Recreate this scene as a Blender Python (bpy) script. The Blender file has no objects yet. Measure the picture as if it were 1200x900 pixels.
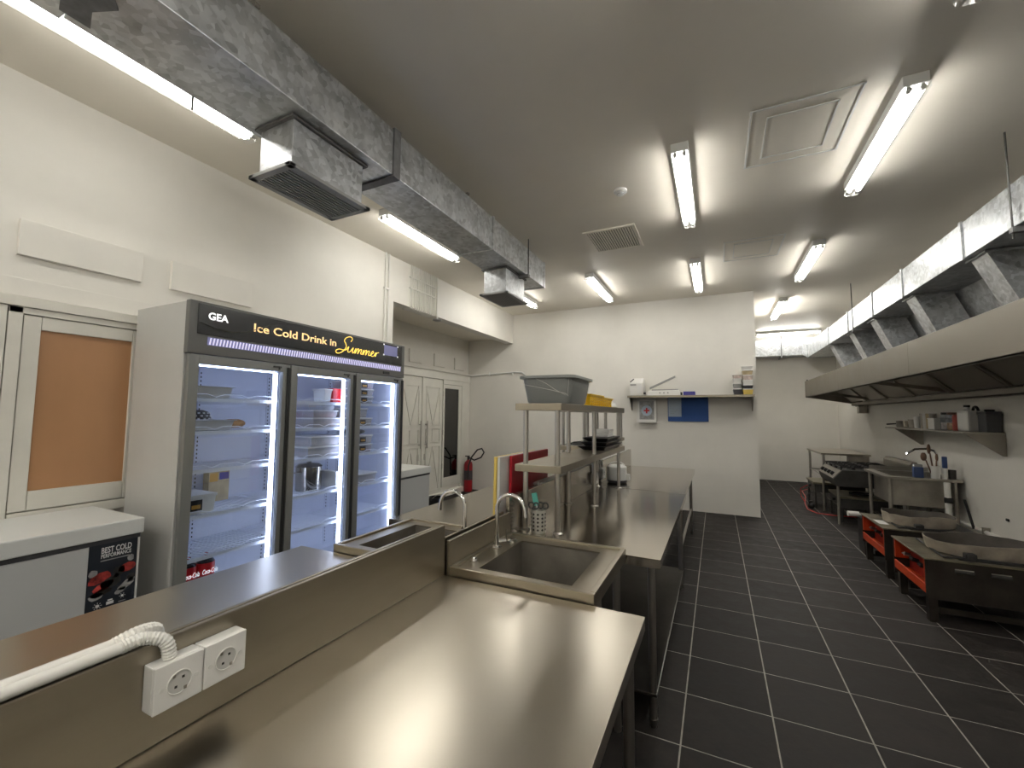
import bpy, bmesh, math, random
from mathutils import Vector, Matrix
random.seed(7)
scene = bpy.context.scene
col = scene.collection

# ------------------------------------------------------------------ camera
cam_d = bpy.data.cameras.new('camera'); cam = bpy.data.objects.new('camera', cam_d); col.objects.link(cam)
cam_d.sensor_width = 36; cam_d.lens = 14.889; cam_d.clip_start = 0.02; cam_d.clip_end = 60
Rw = Matrix(((0.90113, 0.02282, 0.43294, 0.0),
             (0.43346, -0.06684, -0.89869, 0.0),
             (0.00843, 0.99750, -0.07012, 1.49),
             (0, 0, 0, 1)))
cam.matrix_world = Rw
scene.camera = cam

# ------------------------------------------------------------------ world and exposure (the room is closed: its lamps and added fill lights light it)
w = bpy.data.worlds.new('world'); scene.world = w; w.use_nodes = True
w.node_tree.nodes['Background'].inputs[0].default_value = (0.5, 0.55, 0.6, 1)
w.node_tree.nodes['Background'].inputs[1].default_value = 0.02
scene.view_settings.view_transform = 'Standard'; scene.view_settings.look = 'None'
scene.view_settings.exposure = 0.5; scene.view_settings.gamma = 1.0
scene.view_settings.use_curve_mapping = False
TUBE = 26.0       # radiance of the fluorescent tubes
LED = 7.0         # radiance of the fridge strips
CEIL = 3.39
scene.cycles.max_bounces = 8; scene.cycles.diffuse_bounces = 5; scene.cycles.glossy_bounces = 4
scene.cycles.transparent_max_bounces = 12; scene.cycles.sample_clamp_indirect = 6.0
scene.cycles.caustics_reflective = False; scene.cycles.caustics_refractive = False

# ------------------------------------------------------------------ materials
MATS = {}
def mat(name, color, rough=0.5, metal=0.0, var=0.0, vscale=6.0, bump=0.0, bscale=40.0, stretch=None,
        rvar=0.0, emit=0.0, ecol=None, rnd=0.0, spec=0.5, coat=0.0, aniso=0.0):
    m = bpy.data.materials.new(name); m.use_nodes = True; MATS[name] = m
    nt = m.node_tree; N = nt.nodes; L = nt.links
    b = N['Principled BSDF']
    b.inputs['Base Color'].default_value = (*color, 1); b.inputs['Roughness'].default_value = rough
    b.inputs['Metallic'].default_value = metal; b.inputs['Specular IOR Level'].default_value = spec
    if coat: b.inputs['Coat Weight'].default_value = coat
    if aniso: b.inputs['Anisotropic'].default_value = aniso
    if emit:
        b.inputs['Emission Color'].default_value = (*(ecol or color), 1); b.inputs['Emission Strength'].default_value = emit
    if var or bump or rvar:
        tc = N.new('ShaderNodeTexCoord'); mp = N.new('ShaderNodeMapping'); L.new(tc.outputs['Object'], mp.inputs[0])
        if stretch: mp.inputs['Scale'].default_value = stretch
    if var or rvar:
        n = N.new('ShaderNodeTexNoise'); n.inputs['Scale'].default_value = vscale; n.inputs['Detail'].default_value = 5; n.inputs['Roughness'].default_value = 0.6
        L.new(mp.outputs[0], n.inputs['Vector'])
    if var:
        r = N.new('ShaderNodeValToRGB'); L.new(n.outputs['Fac'], r.inputs[0])
        r.color_ramp.elements[0].position = 0.3; r.color_ramp.elements[1].position = 0.7
        r.color_ramp.elements[0].color = (*[max(0, c*(1-var)) for c in color], 1)
        r.color_ramp.elements[1].color = (*[min(1, c*(1+var)) for c in color], 1)
        out = r.outputs[0]
        if rnd:
            oi = N.new('ShaderNodeObjectInfo'); hs = N.new('ShaderNodeHueSaturation'); ma = N.new('ShaderNodeMapRange')
            L.new(oi.outputs['Random'], ma.inputs[0]); ma.inputs[3].default_value = 1-rnd; ma.inputs[4].default_value = 1+rnd
            L.new(ma.outputs[0], hs.inputs['Value']); L.new(out, hs.inputs['Color']); out = hs.outputs[0]
        L.new(out, b.inputs['Base Color'])
    if rvar:
        mr = N.new('ShaderNodeMapRange'); L.new(n.outputs['Fac'], mr.inputs[0])
        mr.inputs[1].default_value = 0.3; mr.inputs[2].default_value = 0.7
        mr.inputs[3].default_value = max(0.02, rough-rvar); mr.inputs[4].default_value = min(1, rough+rvar)
        L.new(mr.outputs[0], b.inputs['Roughness'])
    if bump:
        n2 = N.new('ShaderNodeTexNoise'); n2.inputs['Scale'].default_value = bscale; n2.inputs['Detail'].default_value = 4
        L.new(mp.outputs[0], n2.inputs['Vector'])
        bp = N.new('ShaderNodeBump'); bp.inputs['Strength'].default_value = bump; bp.inputs['Distance'].default_value = 0.01
        L.new(n2.outputs['Fac'], bp.inputs['Height']); L.new(bp.outputs[0], b.inputs['Normal'])
    return m

def glass(name, tint=(1, 1, 1), refl=0.08, rough=0.02):
    m = bpy.data.materials.new(name); m.use_nodes = True; MATS[name] = m
    nt = m.node_tree; N = nt.nodes; L = nt.links; N.remove(N['Principled BSDF'])
    t = N.new('ShaderNodeBsdfTransparent'); t.inputs[0].default_value = (*tint, 1)
    g = N.new('ShaderNodeBsdfGlossy'); g.inputs['Roughness'].default_value = rough
    mx = N.new('ShaderNodeMixShader'); mx.inputs[0].default_value = refl
    L.new(t.outputs[0], mx.inputs[1]); L.new(g.outputs[0], mx.inputs[2]); L.new(mx.outputs[0], N['Material Output'].inputs[0])
    return m

def galvanised():
    m = mat('galvanised_steel', (0.50, 0.52, 0.54), 0.42, 0.72)
    nt = m.node_tree; N = nt.nodes; L = nt.links; b = N['Principled BSDF']
    tc = N.new('ShaderNodeTexCoord'); v = N.new('ShaderNodeTexVoronoi'); v.inputs['Scale'].default_value = 34
    n = N.new('ShaderNodeTexNoise'); n.inputs['Scale'].default_value = 6; n.inputs['Detail'].default_value = 6
    L.new(tc.outputs['Object'], v.inputs['Vector']); L.new(tc.outputs['Object'], n.inputs['Vector'])
    mx = N.new('ShaderNodeMix'); mx.data_type = 'RGBA'; mx.blend_type = 'OVERLAY'; mx.inputs[0].default_value = 0.6
    r1 = N.new('ShaderNodeValToRGB'); L.new(v.outputs['Color'], r1.inputs[0])
    r1.color_ramp.elements[0].color = (0.36, 0.37, 0.38, 1); r1.color_ramp.elements[1].color = (0.66, 0.68, 0.70, 1)
    L.new(r1.outputs[0], mx.inputs[6]); L.new(n.outputs['Fac'], mx.inputs[7]); L.new(mx.outputs[2], b.inputs['Base Color'])
    mr = N.new('ShaderNodeMapRange'); L.new(v.outputs['Color'], mr.inputs[0]); mr.inputs[3].default_value = 0.28; mr.inputs[4].default_value = 0.48
    L.new(mr.outputs[0], b.inputs['Roughness'])
    return m

mat('wall_paint', (0.78, 0.755, 0.70), 0.55, var=0.03, vscale=2.5, bump=0.12, bscale=14)
mat('ceiling_paint', (0.86, 0.81, 0.72), 0.5, var=0.03, vscale=1.5, bump=0.05, bscale=8)
mat('gloss_white_wood', (0.68, 0.66, 0.60), 0.42, var=0.04, vscale=5, bump=0.06, bscale=30)
mat('brown_board', (0.43, 0.23, 0.115), 0.32, var=0.08, vscale=2.2, stretch=(1, 1, 0.4))
mat('dark_gap', (0.03, 0.028, 0.025), 0.8)
mat('slate_tile', (0.022, 0.019, 0.0175), 0.6, var=0.5, vscale=7, bump=0.25, bscale=18, rnd=0.2, rvar=0.12, spec=0.14)
mat('grout', (0.30, 0.28, 0.25), 0.85, var=0.25, vscale=9)
mat('steel_table', (0.50, 0.46, 0.39), 0.28, 1.0)
mat('steel_polished', (0.52, 0.48, 0.42), 0.15, 1.0)
mat('steel_brushed', (0.345, 0.31, 0.25), 0.34, 1.0, var=0.05, vscale=5, rvar=0.06, stretch=(0.5, 0.5, 4))
mat('steel_tube', (0.50, 0.48, 0.45), 0.28, 1.0)
mat('steel_old', (0.36, 0.335, 0.295), 0.45, 0.9, var=0.2, vscale=6, rvar=0.1)
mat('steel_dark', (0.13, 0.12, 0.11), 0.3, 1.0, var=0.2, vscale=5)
mat('hood_steel', (0.215, 0.195, 0.165), 0.45, 1.0, var=0.08, vscale=3, rvar=0.06)
mat('pan_steel', (0.72, 0.72, 0.72), 0.32, 0.55)
mat('steel_bright', (0.66, 0.64, 0.59), 0.4, 0.7)
mat('handle_black', (0.02, 0.02, 0.02), 0.35)
mat('chrome', (0.78, 0.78, 0.78), 0.08, 1.0)
galvanised()
mat('duct_sealant', (0.17, 0.17, 0.175), 0.6, var=0.2, vscale=20)
mat('tube_light', (1, 1, 1), 0.5, emit=TUBE, ecol=(1.0, 0.965, 0.90))
mat('tube_light_dim', (1, 1, 1), 0.5, emit=TUBE*0.48, ecol=(1.0, 0.965, 0.90))  # output set below the others to keep the near wall dimmer
mat('tube_light_mid', (1, 1, 1), 0.5, emit=TUBE*1.8, ecol=(1.0, 0.965, 0.90))
mat('tube_light_bright', (1, 1, 1), 0.5, emit=TUBE*3.2, ecol=(1.0, 0.965, 0.90))  # output raised to brighten the corridor and the added fill lights
mat('fixture_white', (0.75, 0.75, 0.73), 0.4)
mat('fixture_grey', (0.30, 0.30, 0.29), 0.45)
mat('fixture_clear', (0.72, 0.72, 0.70), 0.3)
glass('clear_cover', (0.96, 0.97, 0.97), 0.07, 0.05)
glass('fridge_glass', (0.90, 0.93, 0.96), 0.07, 0.01)
glass('dark_glass', (0.10, 0.09, 0.08), 0.16, 0.02)
glass('clear_plastic', (0.82, 0.85, 0.9), 0.10, 0.15)
def frosted(name, tint, k):
    m = bpy.data.materials.new(name); m.use_nodes = True; MATS[name] = m
    nt = m.node_tree; N = nt.nodes; L = nt.links; N.remove(N['Principled BSDF'])
    t = N.new('ShaderNodeBsdfTransparent'); d = N.new('ShaderNodeBsdfDiffuse'); d.inputs[0].default_value = (*tint, 1)
    mx = N.new('ShaderNodeMixShader'); mx.inputs[0].default_value = k
    L.new(t.outputs[0], mx.inputs[1]); L.new(d.outputs[0], mx.inputs[2]); L.new(mx.outputs[0], N['Material Output'].inputs[0])
frosted('frosted_plastic', (0.75, 0.76, 0.80), 0.45)
glass('film_wrap', (0.97, 0.97, 0.97), 0.05, 0.25)
mat('fridge_side', (0.52, 0.52, 0.505), 0.38, var=0.02)
mat('fridge_frame', (0.125, 0.125, 0.12), 0.4)
mat('fridge_frame_light', (0.24, 0.245, 0.24), 0.4, 0.3)
mat('fridge_inner', (0.72, 0.75, 0.84), 0.45)  # white liner with the LED strips' blue cast mixed into its colour
mat('fridge_wire', (0.82, 0.85, 0.92), 0.35)
mat('sign_black', (0.012, 0.012, 0.013), 0.22)
mat('sign_olive', (0.05, 0.05, 0.035), 0.3)
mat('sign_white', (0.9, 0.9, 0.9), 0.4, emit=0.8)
mat('sign_gold', (0.9, 0.62, 0.28), 0.4, emit=0.75)
mat('sign_yellow', (0.95, 0.66, 0.12), 0.4, emit=0.75)
mat('sign_screen', (0.10, 0.10, 0.22), 0.3, emit=0.3, ecol=(0.25, 0.25, 0.45))
mat('led_strip', (1, 1, 1), 0.5, emit=LED, ecol=(0.66, 0.74, 1.0))
mat('freezer_white', (0.66, 0.67, 0.66), 0.35)
mat('freezer_body', (0.50, 0.51, 0.515), 0.4)
mat('black_plastic', (0.012, 0.012, 0.013), 0.4)
mat('dark_plastic', (0.05, 0.05, 0.055), 0.45)
mat('poster_dark', (0.016, 0.02, 0.028), 0.35)
mat('poster_red', (0.26, 0.03, 0.025), 0.4, var=0.8, vscale=30)
mat('poster_grey', (0.30, 0.30, 0.30), 0.4, var=0.4, vscale=16)
mat('poster_white', (0.75, 0.75, 0.75), 0.4)
mat('pvc_white', (0.78, 0.765, 0.72), 0.35)
mat('socket_white', (0.84, 0.82, 0.78), 0.3)
mat('socket_recess_shade', (0.60, 0.585, 0.55), 0.4)  # recess shade put into the colour of a flat disc
mat('tub_grey', (0.30, 0.315, 0.305), 0.4)
mat('yellow_plastic', (0.85, 0.55, 0.015), 0.4)
mat('white_plastic', (0.75, 0.74, 0.71), 0.4)
mat('red_board', (0.50, 0.012, 0.025), 0.4)
mat('yellow_board', (0.85, 0.62, 0.15), 0.4)
mat('teal_plastic', (0.10, 0.42, 0.36), 0.4)
mat('extinguisher_red', (0.30, 0.012, 0.018), 0.3)
mat('red_hose', (0.45, 0.03, 0.025), 0.45)
mat('blue_felt', (0.02, 0.075, 0.27), 0.7)
mat('paper', (0.42, 0.50, 0.60), 0.7)
mat('blue_box', (0.04, 0.035, 0.25), 0.5)
mat('stove_iron', (0.022, 0.021, 0.021), 0.5, 0.3, var=0.4, vscale=14)
mat('stove_side', (0.065, 0.062, 0.058), 0.4, 0.6, var=0.25, vscale=6)
mat('burner_body', (0.042, 0.035, 0.029), 0.45, 0.7, var=0.4, vscale=6)
mat('burner_top', (0.26, 0.235, 0.17), 0.38, 0.9, var=0.3, vscale=7)
mat('burner_orange', (0.45, 0.042, 0.006), 0.42, var=0.15, vscale=9)
mat('burner_red', (0.30, 0.02, 0.012), 0.45, var=0.25, vscale=9)
mat('pan_alu', (0.40, 0.35, 0.29), 0.5, 0.6, var=0.3, vscale=8)
mat('pan_inside', (0.08, 0.07, 0.06), 0.55, 0.4, var=0.3, vscale=8)
mat('wood_handle', (0.16, 0.085, 0.05), 0.5)
mat('blue_plastic', (0.03, 0.06, 0.18), 0.45)
mat('food_brown', (0.40, 0.20, 0.06), 0.7, var=0.3, vscale=30)
mat('food_red', (0.36, 0.06, 0.04), 0.6, var=0.3, vscale=30)
mat('food_pale', (0.60, 0.50, 0.46), 0.6, var=0.3, vscale=30)
mat('carton', (0.50, 0.40, 0.24), 0.6, var=0.2, vscale=20)
mat('label_red', (0.55, 0.01, 0.015), 0.4)
mat('label_orange', (0.6, 0.32, 0.06), 0.5)
mat('cola', (0.012, 0.006, 0.005), 0.15)

# ------------------------------------------------------------------ helpers
ORG = {}
def V(*a): return Vector(a)
class MB:
    def __init__(s): s.v = []; s.f = []; s.mi = []; s.k = 0
    def mat(s, k): s.k = k; return s
    def add(s, vs, fs):
        o = len(s.v); s.v += [Vector(p) for p in vs]
        for q in fs: s.f.append([o+i for i in q]); s.mi.append(s.k)
        return s
    def box(s, x0, x1, y0, y1, z0, z1):
        return s.add([(x, y, z) for x in (x0, x1) for y in (y0, y1) for z in (z0, z1)],
                     [(0, 1, 3, 2), (4, 6, 7, 5), (0, 4, 5, 1), (2, 3, 7, 6), (0, 2, 6, 4), (1, 5, 7, 3)])
    def hexa(s, a, b):      # two quads (lists of four points), joined
        return s.add(list(a)+list(b), [(3, 2, 1, 0), (4, 5, 6, 7), (0, 1, 5, 4), (1, 2, 6, 5), (2, 3, 7, 6), (3, 0, 4, 7)])
    def prism(s, poly, axis, a, b):   # poly in the two other axes
        def P(p, t):
            return {'x': (t, p[0], p[1]), 'y': (p[0], t, p[1]), 'z': (p[0], p[1], t)}[axis]
        n = len(poly)
        return s.add([P(p, a) for p in poly]+[P(p, b) for p in poly],
                     [tuple(range(n))[::-1], tuple(range(n, 2*n))]+[(i, (i+1) % n, n+(i+1) % n, n+i) for i in range(n)])
    def tube(s, pts, r, seg=8, cap=True):
        pts = [Vector(p) for p in pts]; rs = r if isinstance(r, (list, tuple)) else [r]*len(pts)
        vs = []; n = len(pts); up = None
        for i, p in enumerate(pts):
            d = (pts[min(i+1, n-1)]-pts[max(i-1, 0)]).normalized()
            if up is None:
                up = d.orthogonal().normalized()
            up = (up-d*up.dot(d))
            up = up.normalized() if up.length > 1e-6 else d.orthogonal().normalized()
            q = d.cross(up)
            for k in range(seg):
                a = 2*math.pi*(k+0.5)/seg; vs.append(p+(up*math.cos(a)+q*math.sin(a))*rs[i])
        fs = [(i*seg+k, i*seg+(k+1) % seg, (i+1)*seg+(k+1) % seg, (i+1)*seg+k) for i in range(n-1) for k in range(seg)]
        if cap: fs += [tuple(range(seg))[::-1], tuple((n-1)*seg+k for k in range(seg))]
        return s.add(vs, fs)
    def lathe(s, cx, cy, prof, seg=16, sx=1, sy=1, wob=None):   # prof: (radius, z)
        vs = []; n = len(prof)
        for i, (r, z) in enumerate(prof):
            for k in range(seg):
                a = 2*math.pi*k/seg; rr = r*(1+(wob(i, k) if wob else 0))
                vs.append((cx+rr*math.cos(a)*sx, cy+rr*math.sin(a)*sy, z))
        fs = [(i*seg+k, i*seg+(k+1) % seg, (i+1)*seg+(k+1) % seg, (i+1)*seg+k) for i in range(n-1) for k in range(seg)]
        fs += [tuple(range(seg))[::-1], tuple((n-1)*seg+k for k in range(seg))]
        return s.add(vs, fs)
    def ellipsoid(s, c, r, seg=12, rings=7):
        vs = []; 
        for i in range(1, rings):
            t = math.pi*i/rings
            for k in range(seg):
                a = 2*math.pi*k/seg
                vs.append((c[0]+r[0]*math.sin(t)*math.cos(a), c[1]+r[1]*math.sin(t)*math.sin(a), c[2]-r[2]*math.cos(t)))
        m = rings-1
        fs = [(i*seg+k, i*seg+(k+1) % seg, (i+1)*seg+(k+1) % seg, (i+1)*seg+k) for i in range(m-1) for k in range(seg)]
        fs += [tuple(range(seg))[::-1], tuple((m-1)*seg+k for k in range(seg))]
        return s.add(vs, fs)
    def xf(s, M):
        s.v = [M @ p for p in s.v]; return s
    def build(s, name, m, parent=None, bevel=0.0, smooth=False, origin=None):
        mats = m if isinstance(m, (list, tuple)) else [m]
        if parent is not None: org = ORG[parent.name]
        elif origin is not None: org = Vector(origin)
        else:
            xs = [p.x for p in s.v]; ys = [p.y for p in s.v]; zs = [p.z for p in s.v]
            org = Vector(((min(xs)+max(xs))/2, (min(ys)+max(ys))/2, min(zs)))
        me = bpy.data.meshes.new(name)
        me.from_pydata([p-org for p in s.v], [], s.f)
        for k in mats: me.materials.append(MATS[k])
        for p, i in zip(me.polygons, s.mi): p.material_index = min(i, len(mats)-1)
        bm = bmesh.new(); bm.from_mesh(me)
        bmesh.ops.recalc_face_normals(bm, faces=bm.faces)
        if bevel:
            es = [e for e in bm.edges if len(e.link_faces) == 2 and e.calc_face_angle(0) > 0.6]
            bmesh.ops.bevel(bm, geom=es, offset=bevel, segments=2, affect='EDGES', profile=0.6, clamp_overlap=True)
        if smooth:
            for fc in bm.faces: fc.smooth = True
            for e in bm.edges:
                if len(e.link_faces) == 2 and e.calc_face_angle(0) > 0.7: e.smooth = False
        bm.to_mesh(me); bm.free()
        o = bpy.data.objects.new(name, me); col.objects.link(o)
        if parent is not None: o.parent = parent
        else: o.location = org
        ORG[o.name] = org
        return o

def thing(name, label, cat, loc, group=None):
    o = bpy.data.objects.new(name, None); o.empty_display_size = 0.1; col.objects.link(o)
    o.location = loc; ORG[o.name] = Vector(loc)
    o['label'] = label; o['category'] = cat
    if group: o['group'] = group
    return o
def tag(o, label, cat, group=None):
    o['label'] = label; o['category'] = cat
    if group: o['group'] = group
    return o
def struct(o, label=None):
    o['kind'] = 'structure'
    if label: o['label'] = label
    return o
def dup(root, loc, label=None, parent=None):
    c = root.copy(); col.objects.link(c)
    if parent is None: c.location = loc; ORG[c.name] = Vector(loc)
    else: c.parent = parent
    if label: c['label'] = label
    for ch in root.children: dup(ch, None, parent=c)
    return c
def arc(c, r, a0, a1, n, u, v):
    c = Vector(c); u = Vector(u); v = Vector(v)
    return [c+u*r*math.cos(a0+(a1-a0)*i/n)+v*r*math.sin(a0+(a1-a0)*i/n) for i in range(n+1)]
def text(name, s, size, m, parent, pos, xdir, ydir, shear=0.0, width=None, spacing=1.0, depth=0.0008, bold=0.0):
    cu = bpy.data.curves.new(name, 'FONT'); cu.body = s; cu.size = size; cu.extrude = depth; cu.shear = shear
    cu.space_character = spacing; cu.offset = bold; cu.resolution_u = 3
    to = bpy.data.objects.new(name, cu); col.objects.link(to)
    dg = bpy.context.evaluated_depsgraph_get(); me = bpy.data.meshes.new_from_object(to.evaluated_get(dg))
    bpy.data.objects.remove(to)
    xs = [v.co.x for v in me.vertices]; k = 1.0
    if width: k = width/(max(xs)-min(xs))
    x = Vector(xdir).normalized(); y = Vector(ydir).normalized(); z = x.cross(y); p = Vector(pos)-ORG[parent.name]
    for v in me.vertices: v.co = p+x*v.co.x*k+y*v.co.y+z*v.co.z
    me.materials.clear(); me.materials.append(MATS[m])
    o = bpy.data.objects.new(name, me); col.objects.link(o); o.parent = parent; ORG[o.name] = ORG[parent.name]
    return o

# ================================================================== SETTING
XL, XR, YB, YF = -3.5, 2.45, 7.30, 11.65     # left wall, right wall, back wall, far wall
XC = 0.555                                   # corner where the back wall ends
Y0 = -2.6
PT = 0.398; TX0 = -0.18; TY0 = 2.96
fl = struct(MB().box(-4.7, XR+0.2, Y0-0.2, YF+0.2, -0.12, -0.0012).build('floor', 'grout', origin=(0, 0, 0)), 'dark slate tile floor with pale grout lines')
tile_me = None; g = 0.0035
far_tiles = MB()
for i in range(-11, 8):
    for j in range(-14, 24):
        x0 = TX0+i*PT+g; x1 = TX0+(i+1)*PT-g; y0 = TY0+j*PT+g; y1 = TY0+(j+1)*PT-g
        x1 = min(x1, XR); y1 = min(y1, YF)
        if x1-x0 < 0.05 or y1-y0 < 0.05: continue
        if y0 > YB and x1 < XC: continue
        full = x1-x0 > PT-2*g-0.001 and y1-y0 > PT-2*g-0.001
        seen = (i >= -1 and j >= -4) and not (y0 > YB and x0 < XC-0.2)
        if seen and full:
            if tile_me is None:
                o = MB().box(x0, x1, y0, y1, -0.006, 0.0).build('tile', 'slate_tile', fl, bevel=0.0015)
                # share one mesh centred on the tile
                c = Vector(((x0+x1)/2, (y0+y1)/2, 0))
                for v in o.data.vertices: v.co -= c
                o.location = c; tile_me = o
            else:
                o = tile_me.copy(); col.objects.link(o); o.parent = fl
                o.location = ((x0+x1)/2, (y0+y1)/2, random.uniform(-0.0003, 0.0003))
        elif seen:
            MB().box(x0, x1, y0, y1, -0.006, 0.0).build('tile', 'slate_tile', fl, bevel=0.0015)
        else:
            far_tiles.box(max(x0, -4.5), x1, y0, y1, -0.006, 0.0)
o = far_tiles.build('tile_field', 'slate_tile', fl); o['kind'] = 'stuff'

struct(MB().box(-3.7, XR+0.2, Y0-0.2, YF+0.2, CEIL, CEIL+0.12).build('ceiling', 'ceiling_paint', origin=(0, 0, CEIL)), 'off-white plaster ceiling')
wl = struct(MB().box(-3.66, XL, Y0, 3.93, 0, CEIL).box(-3.66, XL, 3.93, YB, 2.84, CEIL).build('wall_left', 'wall_paint', origin=(XL, 0, 0)), 'off-white plastered wall behind the drinks fridge')
struct(MB().box(-4.65, XC, YB, YB+0.12, 0, CEIL).box(XC-0.12, XC, YB+0.12, YF, 0, CEIL).build('wall_back', 'wall_paint', origin=(0, YB, 0)), 'off-white back wall with corner beside the corridor')
struct(MB().box(XC-0.12, XR+0.12, YF, YF+0.12, 0, CEIL).build('wall_far', 'wall_paint', origin=(1.5, YF, 0)), 'off-white wall at the far end of the cooking aisle')
struct(MB().box(XR, XR+0.12, Y0, YF, 0, CEIL).build('wall_right', 'wall_paint', origin=(XR, 4, 0)), 'off-white wall behind the cooking line')
struct(MB().box(-3.7, XR+0.12, Y0-0.12, Y0, 0, CEIL).build('wall_front', 'wall_paint', origin=(0, Y0, 0)))
wr = struct(MB().box(-4.62, -4.5, 3.80, YB, 0, 2.95).box(-4.5, -3.66, 3.80, 3.93, 0, 2.95).build('wall_recess', 'wall_paint', origin=(-4.5, 5, 0)), 'wall of the shaded recess holding the doors')
struct(MB().box(-4.62, -3.66, 3.80, YB, 2.95, 3.05).build('ceiling_recess', 'ceiling_paint', origin=(-4, 5, 2.95)))
# raised plaster panels on the walls
for y0, y1 in ((0.875, 1.44), (1.61, 2.195)):
    MB().box(XL-0.002, XL+0.028, y0, y1, 2.355, 2.56).build('plaster_panel', 'wall_paint', wl, bevel=0.004)
MB().box(XL-0.002, XL+0.012, Y0, 3.92, 2.125, 2.225).build('plaster_band', 'wall_paint', wl, bevel=0.002)
for y0, y1 in ((5.45, 5.78), (6.125, 6.45), (6.775, 7.11)):
    MB().box(-4.502, -4.475, y0, y1, 2.325, 2.545).build('plaster_panel', 'wall_paint', wr, bevel=0.004)

# boarded window beside the fridge
x = XL
wn = struct(MB().box(x-0.005, x+0.035, 0.86, 0.915, 0.80, 2.06).box(x-0.005, x+0.035, 1.455, 1.51, 0.80, 2.06).box(x-0.005, x+0.035, 0.86, 1.51, 2.025, 2.06)
            .build('window_1', 'gloss_white_wood', origin=(x, 1.2, 0.8), bevel=0.003), 'white wooden window blanked with a brown board')
MB().box(x-0.004, x+0.05, 0.60, 1.60, 2.062, 2.118).build('head_trim', 'gloss_white_wood', wn, bevel=0.004)
MB().box(x-0.004, x+0.038, 0.60, 0.855, 0.80, 2.06).build('side_panel', 'gloss_white_wood', wn, bevel=0.003)
MB().box(x, x+0.028, 0.92, 0.99, 0.93, 2.02).build('stile', 'gloss_white_wood', wn, bevel=0.003)
MB().box(x, x+0.028, 1.415, 1.45, 0.93, 2.02).build('stile', 'gloss_white_wood', wn, bevel=0.003)
MB().box(x, x+0.028, 0.992, 1.413, 1.945, 2.02).build('rail', 'gloss_white_wood', wn, bevel=0.003)
MB().box(x, x+0.028, 0.992, 1.413, 0.93, 1.035).build('rail', 'gloss_white_wood', wn, bevel=0.003)
MB().box(x, x+0.030, 0.92, 1.45, 0.865, 0.922).build('sill', 'gloss_white_wood', wn, bevel=0.003)
MB().box(x, x+0.012, 0.985, 1.42, 1.03, 1.95).build('board', 'brown_board', wn)

# ------------------------------------------------------------------ recess doors
X = -4.5
struct(MB().box(X-0.002, X+0.06, 4.6, 7.29, 2.10, 2.25).box(X-0.002, X+0.09, 4.6, 7.29, 2.235, 2.262).build('trim_1', 'gloss_white_wood', origin=(X, 6, 2.1), bevel=0.004), 'white timber lintel above the recess doors')
struct(MB().box(X-0.002, X+0.05, 7.0, 7.29, 0, 2.10).box(X-0.002, X+0.05, 6.38, 7.0, 2.02, 2.10).box(X-0.002, X+0.05, 5.775, 5.815, 0, 2.1).build('trim_2', 'gloss_white_wood', origin=(X, 6, 0), bevel=0.003))
def leaf(name, y0, y1, label, hy):
    d = struct(MB().box(X+0.002, X+0.035, y0, y1, 0.02, 2.09).build(name, 'gloss_white_wood', origin=(X, (y0+y1)/2, 0), bevel=0.003), label)
    xf = X+0.035
    for a, b in ((1.28, 1.95), (0.98, 1.22), (0.15, 0.92)):
        w_ = y1-y0
        fr = MB().box(xf-0.004, xf+0.012, y0+0.07, y0+0.085, a, b).box(xf-0.004, xf+0.012, y1-0.085, y1-0.07, a, b).box(xf-0.004, xf+0.012, y0+0.07, y1-0.07, a, a+0.015).box(xf-0.004, xf+0.012, y0+0.07, y1-0.07, b-0.015, b)
        if b-a > 0.3:
            ym = (y0+y1)/2; s_ = 0.014
            lo, hi = (a, b)
            if a > 1: pts = (((y0+0.08), hi), (ym, lo), ((y1-0.08), hi))
            else: pts = (((y0+0.08), lo), (ym, hi), ((y1-0.08), lo))
            for p, q in ((pts[0], pts[1]), (pts[1], pts[2])):
                fr.hexa([(xf-0.003, p[0]-s_, p[1]), (xf-0.003, p[0]+s_, p[1]), (xf-0.003, q[0]+s_, q[1]), (xf-0.003, q[0]-s_, q[1])],
                        [(xf+0.013, p[0]-s_, p[1]), (xf+0.013, p[0]+s_, p[1]), (xf+0.013, q[0]+s_, q[1]), (xf+0.013, q[0]-s_, q[1])])
        else:
            fr.box(xf-0.004, xf+0.012, (y0+y1)/2-0.03, (y0+y1)/2+0.03, a, b)
        fr.build('moulding', 'gloss_white_wood', d)
    h = MB().tube([(xf+0.05, hy, 0.90), (xf+0.05, hy, 1.36)], 0.011, 8)
    for z in (0.96, 1.30): h.tube([(xf, hy, z), (xf+0.05, hy, z)], 0.008, 6)
    h.build('pull_handle', 'steel_tube', d, smooth=True)
    MB().box(xf, xf+0.008, hy-0.02, hy+0.02, 0.70, 0.80).build('lock_plate', 'steel_tube', d)
leaf('door_1', 5.22, 5.77, 'white panelled door leaf nearer the fridge', 5.70)
leaf('door_2', 5.82, 6.37, 'white panelled door leaf beside the glazed sidelight', 5.88)
sl = struct(MB().box(X+0.002, X+0.045, 6.385, 6.435, 0.16, 2.015).box(X+0.002, X+0.045, 6.905, 6.99, 0.16, 2.015).box(X+0.002, X+0.045, 6.435, 6.905, 1.945, 2.015).box(X+0.002, X+0.045, 6.435, 6.905, 0.16, 0.325)
            .build('window_2', 'gloss_white_wood', origin=(X, 6.7, 0.16), bevel=0.003), 'tall dark glazed sidelight in a white frame')
MB().box(X+0.004, X+0.006, 6.43, 6.91, 0.32, 1.95).build('backing', 'dark_gap', sl)
MB().box(X+0.020, X+0.026, 6.43, 6.91, 0.32, 1.95).build('pane', 'dark_glass', sl)
for z in (0.5, 1.1, 1.8): MB().tube([(X+0.045, 6.38, z), (X+0.045, 6.38, z+0.09)], 0.01, 6).build('hinge', 'steel_tube', sl)
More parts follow.
